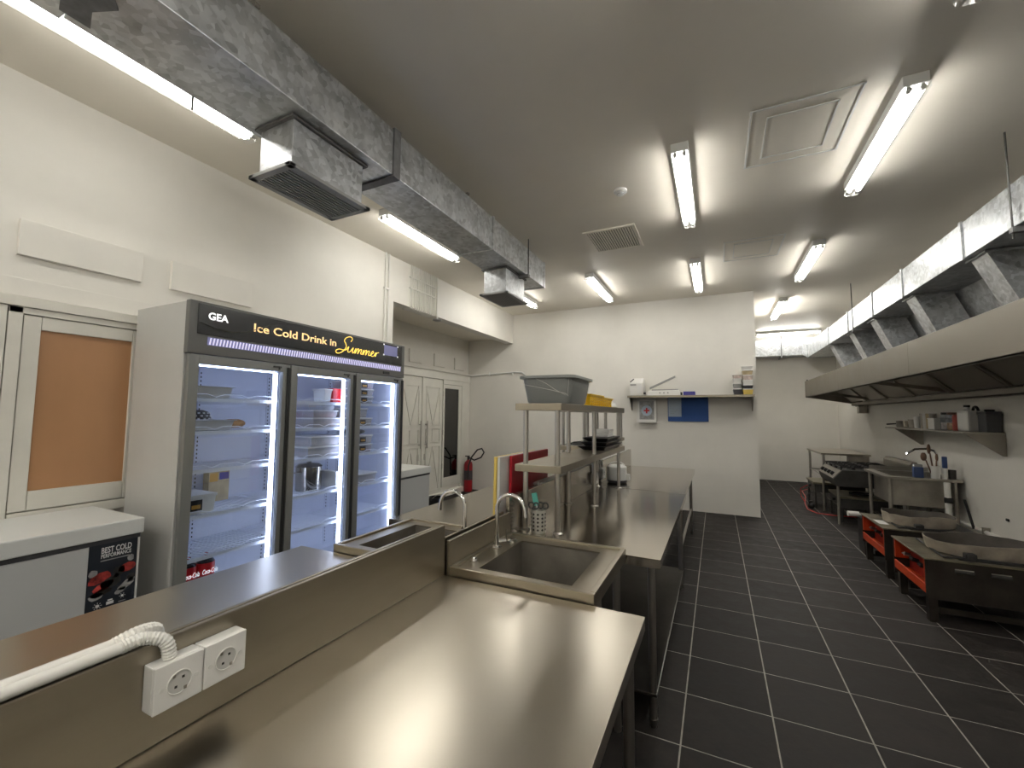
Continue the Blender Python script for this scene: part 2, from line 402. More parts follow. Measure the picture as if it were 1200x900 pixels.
MB().box(X+0.006, X+0.018, 6.50, 6.53, 1.05, 1.22).box(X+0.006, X+0.018, 6.50, 6.60, 1.13, 1.15).build('latch_handle', 'black_plastic', sl)
struct(MB().box(X-0.002, X+0.10, 4.6, 7.29, 0, 0.09).build('trim_3', 'gloss_white_wood', origin=(X, 6, 0), bevel=0.004))

# ================================================================== CEILING LIGHTS
def ceiling_light(cx, cy, along, label, tm='tube_light'):
    t = thing('ceiling_light', label, 'ceiling light', (cx, cy, CEIL), 'twin-tube fluorescent ceiling lights')
    h = 0.61
    def R(mb):
        if along == 'x': mb.xf(Matrix.Translation((cx, cy, 0)) @ Matrix.Rotation(math.pi/2, 4, 'Z') @ Matrix.Translation((-cx, -cy, 0)))
        return mb
    R(MB().box(cx-0.058, cx+0.058, cy-h, cy+h, CEIL-0.062, CEIL-0.0005)).build('housing', 'fixture_white', t, bevel=0.004)
    for s in (-1, 1):
        R(MB().tube([(cx+s*0.030, cy-h+0.03, CEIL-0.079), (cx+s*0.030, cy+h-0.03, CEIL-0.079)], 0.016, 10)).build('tube', tm, t, smooth=True)
    for s in (-1, 1):
        for q in (-1, 1):
            R(MB().tube([(cx+q*0.030, cy+s*(h-0.028), CEIL-0.082), (cx+q*0.030, cy+s*(h-0.006), CEIL-0.082)], 0.014, 8).box(cx+q*0.030-0.008, cx+q*0.030+0.008, cy+s*(h-0.017)-0.006, cy+s*(h-0.017)+0.006, CEIL-0.075, CEIL-0.0625)).build('lamp_holder', 'fixture_clear', t)
    pr = [(-0.062, CEIL-0.058), (-0.062, CEIL-0.095), (-0.045, CEIL-0.113), (0.045, CEIL-0.113), (0.062, CEIL-0.095), (0.062, CEIL-0.058)]
    c = MB(); n = len(pr)
    c.add([(cx+p[0], cy-h, p[1]) for p in pr]+[(cx+p[0], cy+h, p[1]) for p in pr], [(i, i+1, n+i+1, n+i) for i in range(n-1)]+[(0, 1, 2, 3, 4, 5), (6, 7, 8, 9, 10, 11)])
    R(c).build('clear_cover', 'clear_cover', t)
    return t
L = [(-2.75, 1.07, 'y', 'lit twin-tube ceiling light nearest the left wall, over the boarded window', 'tube_light_dim'),
     (-2.75, 3.53, 'y', 'lit twin-tube ceiling light beside the galvanised duct, over the drinks fridge'),
     (-2.75, 5.95, 'y', 'lit twin-tube ceiling light partly hidden behind the far duct diffuser'),
     (-1.50, 6.08, 'y', 'lit twin-tube ceiling light in front of the back wall near the duct end'),
     (-0.19, 1.07, 'y', 'lit twin-tube ceiling light out of view above the near steel worktop', 'tube_light_dim'),  # above the view; added for brightness where the ceiling shows a glow
     (-0.19, 3.66, 'y', 'lit twin-tube ceiling light between the ceiling vent and the large access hatch'),
     (-0.19, 6.08, 'y', 'lit twin-tube ceiling light close to the back wall, beside the small hatch'),
     (1.04, 1.79, 'y', 'lit twin-tube ceiling light at the very top edge of the view'),
     (1.04, 3.57, 'y', 'lit twin-tube ceiling light nearest the hood, right of the large hatch'),
     (1.04, 6.03, 'y', 'lit twin-tube ceiling light second along the cooking aisle'),
     (1.01, 8.53, 'y', 'lit twin-tube ceiling light third along the aisle, in the corridor', 'tube_light_bright'),
     (-0.19, -1.4, 'y', 'added twin-tube fill light behind the viewer over the island end', 'tube_light_bright'),  # unseen fixture added to light the faces turned toward the camera
     (-2.75, -1.4, 'y', 'added twin-tube fill light behind the viewer along the left wall', 'tube_light_bright'),  # unseen fixture added to brighten the fridge side and freezer
     (1.04, -0.7, 'y', 'added twin-tube fill light behind the viewer over the aisle'),  # unseen fixture added as fill from behind, reaching the hood fascia
     (1.47, 11.03, 'x', 'lit twin-tube ceiling light running crosswise before the far duct', 'tube_light_mid')]
for a in L: ceiling_light(*a)

# ================================================================== LEFT DUCT
t = thing('supply_duct', 'rectangular galvanised air duct hanging below the ceiling on the left', 'air duct', (-2.0, 2.0, 3.0))
for (xa, xb, ya, yb) in ((-2.26, -1.82, -2.5, 0.62), (-2.24, -1.82, 0.624, 2.0), (-2.18, -1.82, 2.06, 3.33), (-2.18, -1.82, 3.36, 4.65)):
    MB().box(xa, xb, ya, yb, 3.0, 3.30).build('duct_section', 'galvanised_steel', t, bevel=0.004)
for ya, yb, e in ((2.0, 2.06, 0.012), (3.33, 3.36, 0.01), (4.62, 4.66, 0.006)):
    MB().box(-2.19-e-(0.05 if ya < 2.5 else 0), -1.82+e, ya, yb, 3.0-e, 3.30+e).build('joint_flange', 'duct_sealant' if ya < 3 else 'galvanised_steel', t, bevel=0.003)
MB().prism([(-2.20, 0.60), (-2.08, 0.57), (-1.95, 0.60), (-1.83, 0.585), (-1.83, 0.67), (-1.93, 0.655), (-2.0, 0.70), (-2.1, 0.66), (-2.2, 0.69)], 'z', 2.9965, 2.9998).build('sealant_patch', 'duct_sealant', t)
for ya, yb in ((1.37, 1.84), (3.80, 4.26)):
    d = MB().box(-2.165, -1.91, ya, yb, 2.735, 3.0).build('diffuser_box', 'galvanised_steel', t, bevel=0.003)
    MB().box(-2.19, -1.89, ya-0.02, yb+0.02, 2.985, 2.9985).build('sealant_collar', 'duct_sealant', d)
    fr = MB(); xa, xb, y_a, y_b = -2.20, -1.875, ya-0.035, yb+0.035
    fr.box(xa, xb, y_a, y_a+0.035, 2.715, 2.734).box(xa, xb, y_b-0.035, y_b, 2.715, 2.734).box(xa, xa+0.035, y_a, y_b, 2.715, 2.734).box(xb-0.035, xb, y_a, y_b, 2.715, 2.734)
    fr.build('grille_frame', 'fixture_grey', d, bevel=0.002)
    MB().box(xa+0.03, xb-0.03, y_a+0.03, y_b-0.03, 2.731, 2.7345).build('grille_back', 'dark_gap', d)
    sb = MB(); n = 11
    for i in range(n):
        xx = xa+0.045+(xb-xa-0.09)*i/(n-1)
        sb.box(xx-0.006, xx+0.006, y_a+0.03, y_b-0.03, 2.717, 2.729)
    sb.build('grille_louvres', 'fixture_grey', d)
for yy in (4.02,):
    MB().tube([(-1.80, yy+0.1, CEIL), (-1.80, yy+0.1, 2.97)], 0.006, 6).build('hanger_rod', 'stove_side', t)
    MB().box(-2.2, -1.79, yy+0.08, yy+0.12, 2.965, 2.997).build('hanger_bracket', 'duct_sealant', t)
for yy in (1.1, 2.9):
    MB().tube([(-2.29, yy, CEIL), (-2.29, yy, 2.97)], 0.005, 6).build('hanger_rod', 'stove_side', t)
    MB().box(-2.295, -1.81, yy-0.012, yy+0.012, 3.301, 3.318).build('hanger_bracket', 'steel_old', t)

# ================================================================== CEILING FITTINGS
t = thing('ceiling_vent', 'slatted beige air vent set in the ceiling left of a tube light', 'vent', (-0.95, 4.5, CEIL))
xa, xb, ya, yb = -1.22, -0.69, 4.20, 4.80
fr = MB()
for b in ((xa, xb, ya, ya+0.035), (xa, xb, yb-0.035, yb), (xa, xa+0.035, ya+0.035, yb-0.035), (xb-0.035, xb, ya+0.035, yb-0.035)): fr.box(*b, CEIL-0.014, CEIL-0.0005)
fr.build('frame', 'ceiling_paint', t, bevel=0.002)
MB().box(xa+0.03, xb-0.03, ya+0.03, yb-0.03, CEIL-0.004, CEIL-0.0006).build('backing', 'dark_gap', t)
sm = None
for i in range(18):
    xx = xa+0.05+(xb-xa-0.1)*i/17
    MB().box(xx-0.008, xx+0.008, ya+0.03, yb-0.03, CEIL-0.012, CEIL-0.005).build('slat', 'ceiling_paint', t)
t = thing('smoke_detector', 'small round white smoke detector on the ceiling', 'smoke detector', (-0.69, 3.52, CEIL))
MB().lathe(-0.69, 3.52, [(0.055, CEIL-0.0005), (0.055, CEIL-0.018), (0.048, CEIL-0.024), (0.03, CEIL-0.030), (0.028, CEIL-0.042), (0.02, CEIL-0.046)], 20).build('body', 'fixture_white', t, smooth=True)
MB().lathe(-0.69, 3.52, [(0.0305, CEIL-0.036), (0.0305, CEIL-0.038)], 16).build('sensor_band', 'dark_gap', t)
def hatch(x0, x1, y0, y1, label, m):
    t = thing('access_hatch', label, 'hatch', ((x0+x1)/2, (y0+y1)/2, CEIL))
    f = MB(); q = 0.012
    for b in ((x0, x1, y0, y0+q), (x0, x1, y1-q, y1), (x0, x0+q, y0+q, y1-q), (x1-q, x1, y0+q, y1-q)): f.box(*b, CEIL-0.005, CEIL-0.0005)
    f.build('outer_trim', 'fixture_white', t, bevel=0.001)
    f = MB(); x0 += m; x1 -= m; y0 += m; y1 -= m; q = 0.008
    for b in ((x0, x1, y0, y0+q), (x0, x1, y1-q, y1), (x0, x0+q, y0+q, y1-q), (x1-q, x1, y0+q, y1-q)): f.box(*b, CEIL-0.006, CEIL-0.0005)
    f.build('inner_trim', 'fixture_white', t, bevel=0.001)
    MB().box(x0+q+0.002, x1-q-0.002, y0+q+0.002, y1-q-0.002, CEIL-0.002, CEIL-0.0005).build('panel', 'ceiling_paint', t, bevel=0.001)
hatch(0.235, 0.815, 2.92, 3.60, 'larger square ceiling access hatch between two tube lights', 0.10)
hatch(0.12, 0.70, 5.10, 5.75, 'smaller-looking ceiling access hatch near the back wall', 0.10)

# ================================================================== EXHAUST HOOD, DUCT
t = thing('exhaust_hood', 'long stainless exhaust hood hanging over the cooking line', 'exhaust hood', (2.0, 6.0, 1.70))
HX, HZ0, HZ1, HY0, HY1 = 1.57, 1.855, 2.165, 1.2, 9.90
js = [HY0, 2.5, 4.965, 7.42, HY1]
for a, b in zip(js[:-1], js[1:]):
    MB().box(HX, HX+0.012, a+0.0015, b-0.0015, HZ0, HZ1).box(HX, HX+0.04, a+0.0015, b-0.0015, HZ0, HZ0+0.012).build('fascia_panel', 'hood_steel', t, bevel=0.0015)
for yy, nm in ((HY1, 'end_panel'), (HY0+0.012, 'end_panel')):
    MB().prism([(HX+0.013, HZ0), (HX+0.013, HZ1), (XR-0.002, HZ1), (XR-0.002, 1.70)], 'y', yy-0.012, yy).build(nm, 'hood_steel', t)
MB().box(HX+0.013, XR-0.002, HY0+0.013, HY1-0.013, HZ1-0.012, HZ1).build('top_panel', 'hood_steel', t)
MB().box(2.28, 2.30, HY0+0.013, HY1-0.013, 1.69, 1.75).box(2.28, XR-0.002, HY0+0.013, HY1-0.013, 1.69, 1.70).build('grease_gutter', 'hood_steel', t)
n = 9; fw = (HY1-HY0-0.06)/n
for i in range(n):
    a = HY0+0.03+i*fw+0.004; b = a+fw-0.008
    p = MB(); (xa, za), (xb, zb) = (2.26, 1.76), (1.86, 2.14)
    p.hexa([(xa, a, za), (xa, b, za), (xb, b, zb), (xb, a, zb)], [(xa+0.03, a, za+0.03), (xa+0.03, b, za+0.03), (xb+0.03, b, zb+0.012), (xb+0.03, a, zb+0.012)])
    fp = p.build('filter_panel', 'hood_steel', t)
    for yy in (a+0.02, b-0.02):
        MB().hexa([(xa-0.014, yy-0.018, za-0.01), (xa-0.014, yy+0.018, za-0.01), (xb-0.014, yy+0.018, zb-0.01), (xb-0.014, yy-0.018, zb-0.01)], [(xa-0.001, yy-0.018, za), (xa-0.001, yy+0.018, za), (xb-0.001, yy+0.018, zb), (xb-0.001, yy-0.018, zb)]).build('filter_rail', 'hood_steel', fp)
for yy in (3.6, 6.2, 8.75):
    MB().prism([(HX+0.02, HZ0+0.02), (HX+0.02, HZ0+0.06), (XR-0.16, 1.80), (XR-0.16, 1.76)], 'y', yy-0.015, yy+0.015).build('cross_bar', 'hood_steel', t)
MB().box(2.32, 2.44, 9.58, 9.72, 1.55, 1.688).box(2.30, 2.445, 9.56, 9.74, 1.67, 1.689).build('grease_cup', 'steel_old', t, bevel=0.006)
MB().tube([(HX+0.03, HY1-0.06, HZ1), (HX+0.03, HY1-0.06, HZ1+0.03)], 0.012, 8).build('bolt', 'dark_gap', t)

t = thing('exhaust_duct', 'galvanised exhaust duct with slanted branches above the stainless hood', 'air duct', (2.0, 6.0, 2.75))
DX0, DX1, DZ0, DZ1 = 1.80, 2.28, 2.75, 3.04
js = [0.6, 3.2, 4.52, 5.73, 6.68, 7.78, 9.01, 10.9]
for a, b in zip(js[:-1], js[1:]):
    MB().box(DX0, DX1, a+0.012, b-0.012, DZ0, DZ1).build('duct_section', 'galvanised_steel', t, bevel=0.004)
    MB().box(DX0-0.012, DX1+0.012, b-0.016, b+0.016, DZ0-0.012, DZ1+0.012).build('joint_flange', 'galvanised_steel', t, bevel=0.002)
# backing plate from the duct down to the hood
MB().hexa([(2.20, 1.3, 2.748), (2.20, 9.5, 2.748), (2.42, 9.5, 2.167), (2.42, 1.3, 2.167)], [(2.212, 1.3, 2.748), (2.212, 9.5, 2.748), (2.432, 9.5, 2.167), (2.432, 1.3, 2.167)]).build('backing_plate', 'galvanised_steel', t)
for yy in (3.05, 4.36, 5.66, 6.84, 7.83, 9.05):
    br = MB().hexa([(1.87, yy, 2.735), (2.17, yy, 2.735), (2.17, yy+0.22, 2.735), (1.87, yy+0.22, 2.735)],
                   [(2.10, yy, 2.167), (2.40, yy, 2.167), (2.40, yy+0.22, 2.167), (2.10, yy+0.22, 2.167)]).build('branch_duct', 'galvanised_steel', t, bevel=0.003)
    MB().box(1.845, 2.19, yy-0.025, yy+0.245, 2.732, 2.747).build('branch_flange', 'galvanised_steel', br, bevel=0.002)
for yy in (3.85, 7.45):
    MB().tube([(1.775, yy, CEIL), (1.776, yy, 3.1), (1.782, yy+0.005, 2.66)], 0.006, 6).build('hanger_rod', 'stove_side', t)
    MB().box(1.77, 2.32, yy-0.02, yy+0.02, 2.70, 2.735).build('hanger_bracket', 'duct_sealant', t)
t = thing('cross_duct', 'galvanised duct running across the far wall behind a tube light', 'air duct', (1.4, 11.4, 2.85))
for a, b in ((0.56, 1.48), (1.50, 2.43)):
    MB().box(a, b, 11.2, 11.62, 2.85, 3.22).build('duct_section', 'galvanised_steel', t, bevel=0.004)
MB().box(1.465, 1.515, 11.185, 11.63, 2.838, 3.232).build('joint_flange', 'galvanised_steel', t, bevel=0.002)
MB().hexa([(1.80, 10.93, 2.75), (2.28, 10.93, 2.75), (2.28, 10.93, 3.04), (1.80, 10.93, 3.04)], [(1.75, 11.199, 2.86), (2.42, 11.199, 2.86), (2.42, 11.199, 3.2), (1.75, 11.199, 3.2)]).build('transition_piece', 'galvanised_steel', t)
for xx in (0.62, 1.36):
    MB().tube([(xx, 11.19, CEIL), (xx, 11.19, 2.80)], 0.006, 6).build('hanger_rod', 'stove_side', t)
    MB().box(xx-0.015, xx+0.015, 11.18, 11.62, 2.81, 2.845).build('hanger_bracket', 'duct_sealant', t)
MB().box(0.566, 0.60, 11.1, 11.19, 2.74, 2.86).build('end_bracket', 'duct_sealant', t)

# ================================================================== DRINKS FRIDGE
FX0, FX, FY0, FY1, FZ = -3.40, -2.79, 1.40, 3.31, 2.15
fr = thing('drinks_fridge', 'tall three-door glass drinks fridge with black illuminated header', 'fridge', ((FX0+FX)/2, (FY0+FY1)/2, 0))
XD = FX-0.045          # front of the cabinet, doors stand before it
MB().box(FX0, XD, FY0, FY0+0.045, 0.06, FZ).build('side_panel', 'fridge_side', fr, bevel=0.003)
MB().box(FX0, XD, FY1-0.045, FY1, 0.06, FZ).build('side_panel', 'fridge_side', fr, bevel=0.003)
MB().box(FX0, FX0+0.02, FY0+0.046, FY1-0.046, 0.06, FZ).build('back_panel', 'fridge_side', fr)
MB().box(FX0+0.021, XD, FY0+0.046, FY1-0.046, FZ-0.03, FZ).build('top_panel', 'fridge_side', fr)
inn = MB().box(FX0+0.021, FX0+0.04, FY0+0.046, FY1-0.046, 0.20, 1.83).box(FX0+0.04, XD-0.02, FY0+0.046, FY0+0.056, 0.20, 1.83).box(FX0+0.04, XD-0.02, FY1-0.056, FY1-0.046, 0.20, 1.83) \
    .box(FX0+0.04, XD-0.02, FY0+0.056, FY1-0.056, 1.815, 1.83).box(FX0+0.04, XD-0.02, FY0+0.056, FY1-0.056, 0.20, 0.215).build('liner', 'fridge_inner', fr)
MB().box(FX0+0.021, XD, FY0+0.046, FY1-0.046, 0.06, 0.195).build('plinth', 'fridge_frame', fr)
for yy in (FY0+0.15, FY1-0.15):
    for xx in (FX0+0.1, XD-0.1): MB().tube([(xx, yy, 0), (xx, yy, 0.06)], 0.02, 10).build('foot', 'black_plastic', fr)
hd = MB().box(XD+0.001, FX, FY0-0.004, FY1+0.004, 1.835, FZ+0.004).build('header', 'fridge_frame', fr, bevel=0.004)
MB().box(FX, FX+0.004, FY0+0.04, FY1-0.04, 1.955, FZ-0.012).build('sign_face', 'sign_black', hd)
# swoosh on the sign
sw = MB(); P = [(0.05, 0.06), (0.14, 0.035), (0.24, 0.03), (0.34, 0.05), (0.44, 0.10), (0.56, 0.16), (0.70, 0.175)]
sw.tube([(FX+0.0045, FY0+0.0+a, 1.965+b) for a, b in P], [0.0022, 0.003, 0.0035, 0.003, 0.0025, 0.002, 0.001], 5)
sw.build('sign_swoosh', 'sign_olive', hd)
text('brand_lettering', 'GEA', 0.062, 'sign_white', hd, (FX+0.0045, 1.495, 2.052), (0, 1, 0), (0, 0, 1), width=0.118, bold=0.0015)
text('slogan_lettering', 'Ice Cold Drink in', 0.078, 'sign_gold', hd, (FX+0.0045, 1.775, 2.028), (0, 1, 0), (0, 0, 1), width=0.685, bold=0.001)
def script(parent, oy, oz, sc):
    st = [[(0.72, 1.02), (0.80, 1.30), (0.62, 1.46), (0.34, 1.32), (0.22, 1.02), (0.36, 0.76), (0.44, 0.50), (0.34, 0.16), (0.10, -0.14), (-0.16, -0.22), (-0.26, -0.02), (-0.04, 0.16), (0.26, 0.14), (0.48, 0.20)],
          [(0.48, 0.20), (0.62, 0.52), (0.60, 0.20), (0.66, 0.02), (0.80, 0.10), (0.98, 0.50), (0.96, 0.14), (1.02, 0.0), (1.12, 0.12)]]
    x_ = 1.12
    for q in range(2):
        st.append([(x_, 0.12), (x_+0.08, 0.50), (x_+0.06, 0.0), (x_+0.18, 0.40), (x_+0.30, 0.48), (x_+0.28, 0.0), (x_+0.40, 0.38), (x_+0.54, 0.46), (x_+0.52, 0.06), (x_+0.66, 0.06)]); x_ += 0.66
    st.append([(x_, 0.06), (x_+0.12, 0.22), (x_+0.26, 0.40), (x_+0.18, 0.52), (x_+0.06, 0.30), (x_+0.12, 0.02), (x_+0.34, 0.08), (x_+0.46, 0.44), (x_+0.46, 0.02), (x_+0.54, 0.38), (x_+0.72, 0.48)])
    b = MB()
    for L_ in st:
        P_ = [Vector((FX+0.0062, oy+(u+0.12*v_)*sc*1.52, oz+v_*sc)) for u, v_ in L_]; out = []
        for i_ in range(len(P_)-1):
            p0 = P_[max(i_-1, 0)]; p1 = P_[i_]; p2 = P_[i_+1]; p3 = P_[min(i_+2, len(P_)-1)]
            for k in range(4):
                u = k/4.0; out.append(0.5*((2*p1)+(p2-p0)*u+(2*p0-5*p1+4*p2-p3)*u*u+(3*p1-p0-3*p2+p3)*u**3))
        out.append(P_[-1]); b.tube(out, 0.0038, 5)
    b.build('script_lettering', 'sign_yellow', parent)
script(hd, 2.50, 1.995, 0.092)
MB().box(FX+0.0045, FX+0.006, 3.02, 3.20, 2.03, 2.125).build('display_window', 'sign_screen', hd)
cr = MB()
for a in (3.01, 3.20):
    for b in (2.025, 2.122): cr.box(FX+0.0045, FX+0.0065, a, a+0.012, b, b+0.012)
cr.build('display_corner', 'sign_white', hd)
MB().box(FX, FX+0.003, 1.50, 3.26, 1.893, 1.942).build('vent_strip', 'sign_screen', hd)
ls = MB()
for i in range(88):
    yy = 1.508+i*0.0199
    ls.hexa([(FX+0.003, yy, 1.896), (FX+0.003, yy+0.009, 1.896), (FX+0.003, yy+0.016, 1.939), (FX+0.003, yy+0.007, 1.939)], [(FX+0.0045, yy, 1.896), (FX+0.0045, yy+0.009, 1.896), (FX+0.0045, yy+0.016, 1.939), (FX+0.0045, yy+0.007, 1.939)])
mat('vent_lit', (0.6, 0.58, 0.75), 0.4, emit=0.55, ecol=(0.66, 0.62, 0.9))
ls.build('vent_louvres', 'vent_lit', hd)
MB().box(FX, FX+0.006, 3.02, 3.10, 1.852, 1.875).build('lock', 'black_plastic', hd)
doors = [(1.408, 2.066), (2.076, 2.690), (2.702, 3.302)]
for a, b in doors:
    z0, z1 = 0.20, 1.830; q = 0.055
    d = MB().box(FX-0.035, FX, a, a+q, z0, z1).box(FX-0.035, FX, b-q, b, z0, z1).box(FX-0.035, FX, a+q, b-q, z1-q, z1).box(FX-0.035, FX, a+q, b-q, z0, z0+q).build('door', 'fridge_frame_light', fr, bevel=0.002)
    MB().box(FX-0.024, FX-0.018, a+q-0.005, b-q+0.005, z0+q-0.005, z1-q+0.005).build('glass_pane', 'fridge_glass', d)
    MB().box(FX-0.036, FX+0.012, b-0.024, b-0.002, z0+0.02, z1-0.02).build('edge_handle', 'handle_black', d, bevel=0.004)
    MB().box(FX, FX+0.006, b-0.13, b-0.07, z1-0.03, z1-0.018).tube([(FX+0.003, b-0.085, z1-0.045), (FX+0.003, b-0.085, z1-0.02)], 0.006, 8).build('hinge_pin', 'black_plastic', d)
    # light strips just inside the door
    MB().box(FX-0.085, FX-0.065, b-q-0.016, b-q+0.006, z0+0.05, z1-0.06).build('led_strip', 'led_strip', d)
    MB().box(FX-0.085, FX-0.070, a+q, b-q-0.02, z1-0.062, z1-0.052).build('led_strip', 'led_strip', d)
for yy in (2.071, 2.696):
    MB().box(FX-0.044, FX-0.036, yy-0.03, yy+0.03, 0.20, 1.83).build('mullion', 'handle_black', fr)
for k, (a, b) in enumerate(doors):
    for m_ in (0.36, 0.56):
        yy = a+(b-a)*m_
        ra = MB().box(FX0+0.040, FX0+0.046, yy-0.014, yy+0.014, 0.24, 1.80).build('shelf_rail', 'fridge_inner', fr)
        sl_ = MB()
        for i in range(52): sl_.box(FX0+0.046, FX0+0.0465, yy-0.004, yy+0.004, 0.28+i*0.029, 0.293+i*0.029)
        sl_.build('rail_slots', 'dark_gap', ra)
SH = [1.575, 1.368, 1.128, 0.850, 0.592]
for k, (a, b) in enumerate(doors):
    for z in SH:
        s_ = MB(); ya, yb = a+0.012, b-0.02
        xa, xb = FX0+0.06, FX-0.11
        n = 26
        for i in range(n):
            yy = ya+(yb-ya)*i/(n-1); s_.box(xa, xb, yy-0.0022, yy+0.0022, z-0.006, z-0.001)
        for xx in (xa, (xa+xb)/2, xb-0.004): s_.box(xx, xx+0.006, ya, yb, z-0.012, z-0.006)
        s_.box(xb-0.003, xb, ya, yb, z-0.026, z-0.002)
        pts = []
        for i in range(13):
            yy = ya+(yb-ya)*i/12; pts.append((xb+0.002, yy, z+(0.022 if i % 4 in (1, 2, 3) else 0.004)))
        s_.tube(pts, 0.003, 5)
        s_.build('wire_shelf', 'fridge_wire', fr)
MB().box(FX0+0.05, FX0+0.06, 1.62, 1.69, 1.70, 1.79).build('thermostat_box', 'fridge_frame', fr)

# --- contents
def pan(x0, x1, y0, y1, z0, z1, label, m='pan_steel', name='steel_pan', taper=0.015):
    t_ = 0.004; p = MB()
    def ring(e, z): return [(x0+e, y0+e, z), (x1-e, y0+e, z), (x1-e, y1-e, z), (x0+e, y1-e, z)]
    R_ = [ring(taper, z0), ring(0, z1-0.003), ring(-0.012, z1-0.003), ring(-0.012, z1), ring(t_, z1), ring(taper+t_, z0+t_)]
    vs = sum(R_, []); fs = [(i*4+k, i*4+(k+1) % 4, (i+1)*4+(k+1) % 4, (i+1)*4+k) for i in range(5) for k in range(4)]+[(3, 2, 1, 0), (20, 21, 22, 23)]
    p.add(vs, fs)
    return tag(p.build(name, m), label, 'pan' if 'pan' in name else 'container')
def lidbox(x0, x1, y0, y1, z0, h, label, food=None, body='frosted_plastic', lab=False, group='food boxes in the fridge'):
    t = thing('food_box', label, 'food box', ((x0+x1)/2, (y0+y1)/2, z0), group)
    e = 0.008
    MB().hexa([(x0+e, y0+e, z0), (x1-e, y0+e, z0), (x1-e, y1-e, z0), (x0+e, y1-e, z0)], [(x0, y0, z0+h*0.86), (x1, y0, z0+h*0.86), (x1, y1, z0+h*0.86), (x0, y1, z0+h*0.86)]).build('body', body, t)
    MB().box(x0-0.006, x1+0.006, y0-0.006, y1+0.006, z0+h*0.86, z0+h).build('lid', 'white_plastic', t, bevel=0.003)
    if food: MB().box(x0+0.014, x1-0.010, y0+0.014, y1-0.014, z0+0.004, z0+h*0.6).build('food', food, t, bevel=0.006)
    if lab:
        s_ = MB().box(x1+0.001, x1+0.003, y1-0.15, y1-0.08, z0+h*0.2, z0+h*0.75).build('sticker', 'black_plastic', t)
        MB().box(x1+0.003, x1+0.0035, y1-0.14, y1-0.09, z0+h*0.3, z0+h*0.5).build('sticker_print', 'label_orange', s_)
    return t
xb = FX-0.12
pan(-3.20, xb, 1.43, 1.74, SH[0], SH[0]+0.075, 'shallow steel pan on the top fridge shelf behind the first door')
pan(-3.20, xb, 1.43, 1.76, SH[1], SH[1]+0.065, 'shallow steel pan on the second fridge shelf, below another pan')
o = tag(MB().lathe(-3.295, 1.74, [(0.04, SH[1]), (0.07, SH[1]+0.03), (0.078, SH[1]+0.075), (0.065, SH[1]+0.115), (0.03, SH[1]+0.13)], 18).build('patterned_bowl', 'stove_side', smooth=True), 'round dark patterned bowl behind the steel pan in the fridge', 'bowl')
dots = MB()
for i in range(5):
    for k in range(14):
        a = 2*math.pi*(k+0.5*(i % 2))/14; r_ = (0.066, 0.074, 0.0785, 0.075, 0.066)[i]
        dots.box(-3.295+r_*math.cos(a)-0.006, -3.295+r_*math.cos(a)+0.006, 1.74+r_*math.sin(a)-0.006, 1.74+r_*math.sin(a)+0.006, SH[1]+0.024+i*0.02, SH[1]+0.034+i*0.02)
dots.build('dot_pattern', 'white_plastic', o)
tag(MB().ellipsoid((-3.22, 1.94, SH[1]+0.034), (0.06, 0.085, 0.034)).build('bread_loaf', 'food_brown', smooth=True), 'small golden-brown loaf on the second fridge shelf', 'bread')
t = thing('carton', 'small upright food carton on the fourth fridge shelf behind the first door', 'carton', (-3.265, 1.87, SH[3]))
cb = MB().box(-3.30, -3.23, 1.80, 1.94, SH[3], SH[3]+0.21).build('box', 'carton', t, bevel=0.002)
MB().box(-3.23, -3.2295, 1.805, 1.86, SH[3]+0.14, SH[3]+0.20).build('print_patch', 'label_orange', cb)
MB().box(-3.23, -3.2295, 1.87, 1.935, SH[3]+0.15, SH[3]+0.20).build('print_patch', 'blue_box', cb)
lidbox(-3.15, xb, 1.45, 1.67, SH[3], 0.12, 'pale lidded box with a dark sticker beside the carton in the fridge', body='white_plastic', lab=True)
def bottle(y, label):
    x_, z0 = xb-0.06, 0.216
    t = thing('cola_bottle', label, 'bottle', (x_, y, z0), 'cola bottles at the bottom of the fridge')
    MB().lathe(x_, y, [(0.045, z0), (0.05, z0+0.02), (0.05, z0+0.315), (0.044, z0+0.328), (0.02, z0+0.34), (0.013, z0+0.345)], 16).build('body', 'cola', t, smooth=True)
    MB().lathe(x_, y, [(0.015, z0+0.345), (0.015, z0+0.368)], 12).build('cap', 'label_red', t)
    lb = MB().lathe(x_, y, [(0.0512, z0+0.215), (0.0512, z0+0.315)], 20).build('label_band', 'label_red', t, smooth=True)
    text('lettering', 'Coca-Cola', 0.042, 'sign_white', lb, (x_+0.0525, y-0.045, z0+0.252), (0, 1, 0), (0, 0, 1), shear=0.3, width=0.09, depth=0.0005)
bottle(1.555, 'cola bottle with red label, first beside the fridge side wall')
bottle(1.662, 'cola bottle with red label, second from the fridge side wall')
lidbox(-3.05, xb, 2.48, 2.55, SH[0], 0.11, 'small pale box beside a red pack on the top fridge shelf', body='white_plastic')
tag(MB().box(-3.05, xb, 2.565, 2.66, SH[0], SH[0]+0.115).box(-3.03, xb-0.02, 2.575, 2.65, SH[0]+0.115, SH[0]+0.118).build('red_pack', 'label_red', bevel=0.003), 'red food pack on the top fridge shelf behind the middle door', 'pack')
y0, y1 = 2.40, 2.655
lidbox(-3.15, xb, y0-0.02, y1, SH[1], 0.075, 'lower clear box of cut food on the second shelf, middle door', 'food_brown')
lidbox(-3.15, xb, y0-0.02, y1-0.04, SH[1]+0.077, 0.06, 'upper clear box of red food on the second shelf, middle door', 'food_red')
lidbox(-3.10, xb-0.02, y0+0.08, y1-0.05, SH[1]+0.139, 0.05, 'small clear box topping the stack on the second shelf, middle door')
lidbox(-3.20, xb, y0-0.06, y1, SH[2], 0.085, 'lower flat clear box on the third shelf, middle door', 'food_pale')
